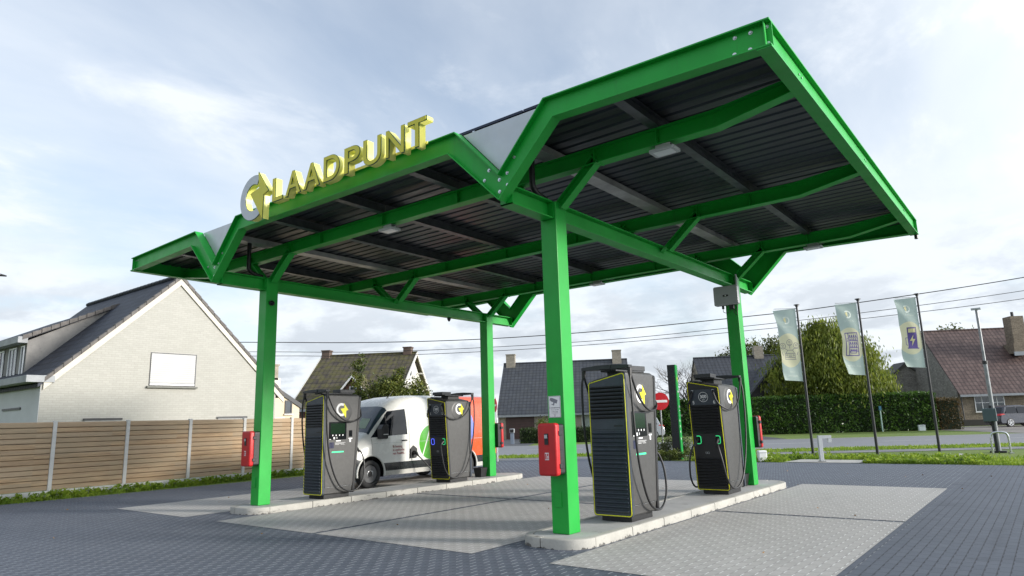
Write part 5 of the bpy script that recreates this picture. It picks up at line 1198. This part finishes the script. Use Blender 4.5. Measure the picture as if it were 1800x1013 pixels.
def noentry(loc,rz,h,r,label,polec=M_GALV):
    t=thing('no_entry_sign',label,'road sign',loc,rz,'no entry signs')
    m=MB(); m.tube([(0,0,0),(0,0,h+.04)],.032,12); m.build('pole',polec,t)
    m=MB(); m.tube([(0,-.035,h-r),(0,-.055,h-r)],r,36); d=m.build('disc',plain('sign_red',(.55,.012,.02),.35,0,.04,4),t)
    m=MB(); m.box(-r*.8,r*.8,-.058,-.056,h-r*1.14,h-r*.86); m.build('bar',M_WHITE,d)
    m=MB(); m.box(-.04,.04,-.034,-.02,h-r*1.5,h-r*.5); m.build('clamp',M_GALV,d); return t
noentry((-.15,17.64,0),R(38),2.50,.345,'round red no entry sign with a white bar, left of the black totem')
noentry((-5.33,13.62,0),R(-35),2.45,.26,'thin white post with a red disc, mostly hidden behind the left rear column',M_WHITE)
# totem
def totem_mat():
    g=G('totem_green'); X,Y,Z=g.xyz(); g.col((.012,.33,.06)); g.rough(.35); return g.m
t=thing('totem_sign','tall narrow black price totem with a green printed side, beside the no entry sign','totem',(1.15,16.45,0),R(19))
m=MB(); m.box(-.27,.0,-.30,.30,0,3.45); m.build('black_body',plain('totem_black',(.010,.012,.016),.3,0,.1,3),t,.01)
m=MB(); m.box(.003,.045,-.30,.30,0,3.45); gp=m.build('green_face',totem_mat(),t,.004)
m=MB(); 
for z in (1.35,1.15,.95,.7): m.box(.046,.050,-.24,-.10,z,z+.07)
m.build('price_squares',M_WHITE,gp)
m=MB(); m.prism(bolt_poly(0,2.95,.25),.046,.050,'x'); m.build('emblem_bolt',M_YEL,gp)
o=text('writing','LAADPUNT',.10,M_WHITE,gp,(.048,0,2.45),(R(90),0,R(90)),.001)
for s_,z in (('OPEN 24/7',1.9),('300 kW',1.75),('AC',1.6)): text('writing',s_,.09,M_WHITE,gp,(.048,.06,z),(R(90),0,R(90)),.001)
# white block behind rear column, mailbox, posts
t=thing('utility_box','low white plastic block at the verge behind the right rear column','box',(4.40,15.5,0),R(38))
m=MB(); m.box(-.12,.16,-.1,.1,0,.36); m.build('body',M_WHITE,t,.03,seg=3); m=MB(); m.box(-.10,.14,-.105,-.101,.28,.30); m.build('slot',M_LGREY,t)
p=B(-6.1,47.6); t=thing('letter_box','small letter box on a grey post beside the low hedge at the garage','letter box',p,PSI)
m=MB(); m.box(-.12,.12,-.1,.1,0,.75); m.build('post',plain('grey_blue_post',(.20,.24,.30),.6),t); m=MB(); m.box(-.16,.16,-.15,.15,.75,1.03); b_=m.build('box',M_LGREY,t,.02); m=MB(); m.box(-.13,.13,-.156,-.151,.78,1.0); m.build('door',M_BLACK,b_)
p=B(20.6,54.0); t=thing('utility_post','thin pale green post with a blue top against the tall hedge','post',p,PSI)
m=MB(); m.tube([(0,0,0),(0,0,1.55)],.05,8); m.build('post',plain('pale_green_post',(.30,.42,.38),.6),t); m=MB(); m.box(-.08,.08,-.08,.08,1.55,1.85); m.build('cap',plain('blue_cap',(.03,.14,.22),.5),t)
p=B(23.0,53.2); t=thing('meter_box','small white box on the grass at the right end of the laurel hedge','box',p,PSI)
m=MB(); m.box(-.25,.2,-.1,.1,0,.42); m.build('body',plain('pale_box',(.55,.60,.60),.6),t,.02); m=MB(); m.box(-.2,.15,-.106,-.101,.33,.36); m.build('vent',M_DKGREY,t)
# overhead wires (along the road)
def wire(pts,label,r=.014):
    P=[B(s,35,z) for s,z in pts]; t=thing('overhead_wire',label,'wire',P[0],0,'overhead wires along the road')
    m=MB(); m.tube(smoothpts(P,8),r,6); m.build('cable',M_BLACK,t,smooth=True,off=tuple(P[0]))
wire([(-45,7.3),(-30,6.7),(-19.19,6.24),(-12.4,5.93),(-5.86,5.83),(1,6.0),(7.53,6.37),(11.67,6.68),(20.74,7.66),(32,9.3)],'thick overhead wire, topmost of the three along the road',.021)
wire([(-45,6.7),(-30,6.15),(-18.83,5.70),(-12.36,5.42),(-5.87,5.38),(1,5.52),(7.2,5.87),(12.7,6.26),(20.63,7.01),(32,8.4)],'thin overhead wire, middle of the three along the road')
wire([(-45,6.4),(-30,5.85),(-17.34,5.41),(-12.36,5.2),(-5.87,5.17),(1,5.33),(7.19,5.64),(12.66,5.97),(20.56,6.62),(32,7.9)],'thin overhead wire, lowest of the three along the road')
# street lamp tip at the far left
t=thing('street_lamp','flat street lamp head just reaching in at the left edge of the sky','street lamp',(-12.4,-3.2,0))
m=MB(); m.tube([(0,0,-.1),(0,0,6.2)],[.08,.05],10); m.build('pole',M_GALV,t); m=MB(); m.tube([(0,0,6.2),(.1,.5,6.31),(.2,1.0,6.315)],[.04,.035,.03],8); m.build('arm',M_GALV,t)
m=MB(); m.prism([(.08,.9),(.32,.9),(.42,1.55),(.40,1.75),(.24,1.95),(.10,1.6)],6.29,6.335,'z'); m.build('lamp_head',M_DKGREY,t,.01); m=MB(); m.box(.22,.27,1.60,1.66,6.337,6.42); m.build('sensor',M_BLACK,t)
# ------------------------------------------------------------------ background cars
def car(name,label,loc,rz,paint,estate=True):
    t=thing(name,label,'car',loc,rz,'parked cars across the road')
    prof=[(0,.35),(.0,.62),(.08,.90),(.28,1.02),(.50,1.52),(.95,1.62),(1.7,1.64),(2.5,1.56),(3.25,1.08),(3.9,.92),(4.15,.72),(4.2,.4),(4.1,.25),(.1,.25)]
    m=MB(); hw=.88
    up_=lambda z:hw if z<.95 else hw-(z-.95)*.24
    n=len(prof); vs=[(x,-up_(z),z) for x,z in prof]+[(x,up_(z),z) for x,z in prof]
    m.add(vs,[tuple(range(n)),tuple(range(n,2*n))[::-1]]+[(i,n+i,n+(i+1)%n,(i+1)%n) for i in range(n)]); b=m.build('body',paint,t,.05,True,seg=3)
    for sy in (-1,1):
        m=MB(); f=lambda x,z:(x,sy*(up_(z)+.008),z)
        for q in ([(.50,1.04),(1.45,1.04),(1.45,1.52),(.72,1.50)],[(1.52,1.04),(2.35,1.04),(2.25,1.50),(1.52,1.52)],[(2.42,1.04),(3.05,1.06),(2.55,1.40),(2.40,1.46)]): m.add([f(*p) for p in q],[(0,1,2,3)])
        m.build('side_window',M_VGL,b)
        for wx in (.78,3.35):
            wh=bpy.data.objects.new('wheel',None); COL.objects.link(wh); wh.parent=t; wh.location=(wx,sy*.80,.32)
            m=MB(); m.tube([(0,-.1*sy,0),(0,.09*sy,0),(0,.10*sy,0)],[.32,.32,.25],22); m.build('tyre',M_RUBBER,wh)
            m=MB(); 
            for k in range(5):
                a=2*math.pi*k/5; T=Matrix.Rotation(a,4,'Y'); m.box(-.035,.035,min(.10*sy,.115*sy),max(.10*sy,.115*sy),.03,.215,0,T)
            m.disc((0,.10*sy,0),(0,sy,0),.05,.02,10)
            for i in range(20):
                a0,a1=2*math.pi*i/20,2*math.pi*(i+1)/20; m.add([(r*math.cos(a),.112*sy,r*math.sin(a)) for r,a in ((.20,a0),(.24,a0),(.24,a1),(.20,a1))],[(0,1,2,3)])
            m.build('rim',M_CHROME,wh)
    m=MB(); m.add([(.295,-.66,1.06),(.295,.66,1.06),(.485,.58,1.47),(.485,-.58,1.47)],[(0,3,2,1)]); m.v=[(x-.02,y,z) for x,y,z in m.v]; m.build('rear_window',M_VGL,b)
    for sy in (-1,1):
        m=MB(); m.add([(.06,sy*.86,.86),(-.01,sy*.52,.84),(.12,sy*.56,1.0),(.22,sy*.86,1.02)],[(0,1,2,3)]); m.v=[(x-.03,y*1.01,z) for x,y,z in m.v]; m.build('tail_light',plain('tail_light_red',(.55,.01,.015),.2),t)
        m=MB(); m.add([(.0,sy*.89,.88),(.45,sy*.89,.95),(.30,sy*.885,1.02),(.1,sy*.89,.98)],[(0,1,2,3)]); m.build('tail_light_side',M_RED,t)
    m=MB(); m.box(-.03,-.005,-.26,.26,.60,.72); m.build('number_plate',M_WHITE,t)
    return t
p=B(30.35,58.2); car('parked_car','dark blue grey hatchback parked in front of the brick house at the right edge',p,PSI+R(12),plain('slate_blue_car_paint',(.030,.034,.048),.25,.15,.05,2,coat=.4))
p=B(4.4,50.4); car('parked_car','silver car with a red tail light, half hidden behind the no entry sign',p,PSI+R(185),plain('silver_car_paint',(.35,.36,.38),.25,.5,.05,2,coat=.6))
# fallen leaves
rn=random.Random(77); m=MB()
for _ in range(70):
    x=rn.uniform(-6,14); y=rn.uniform(-5,12)
    leaf(m,(x,y,.012),rn.uniform(.03,.06),rn,Vector((rn.gauss(0,1),rn.gauss(0,1),.12)).normalized(),.6)
tag(m.build('fallen_leaves',plain('dry_leaf',(.30,.16,.04),.8,0,.4,3)),kind='stuff')
# ------------------------------------------------------------------ render
scene.render.engine='CYCLES'; scene.cycles.samples=128; scene.cycles.use_denoising=True
scene.render.resolution_x=1024; scene.render.resolution_y=576
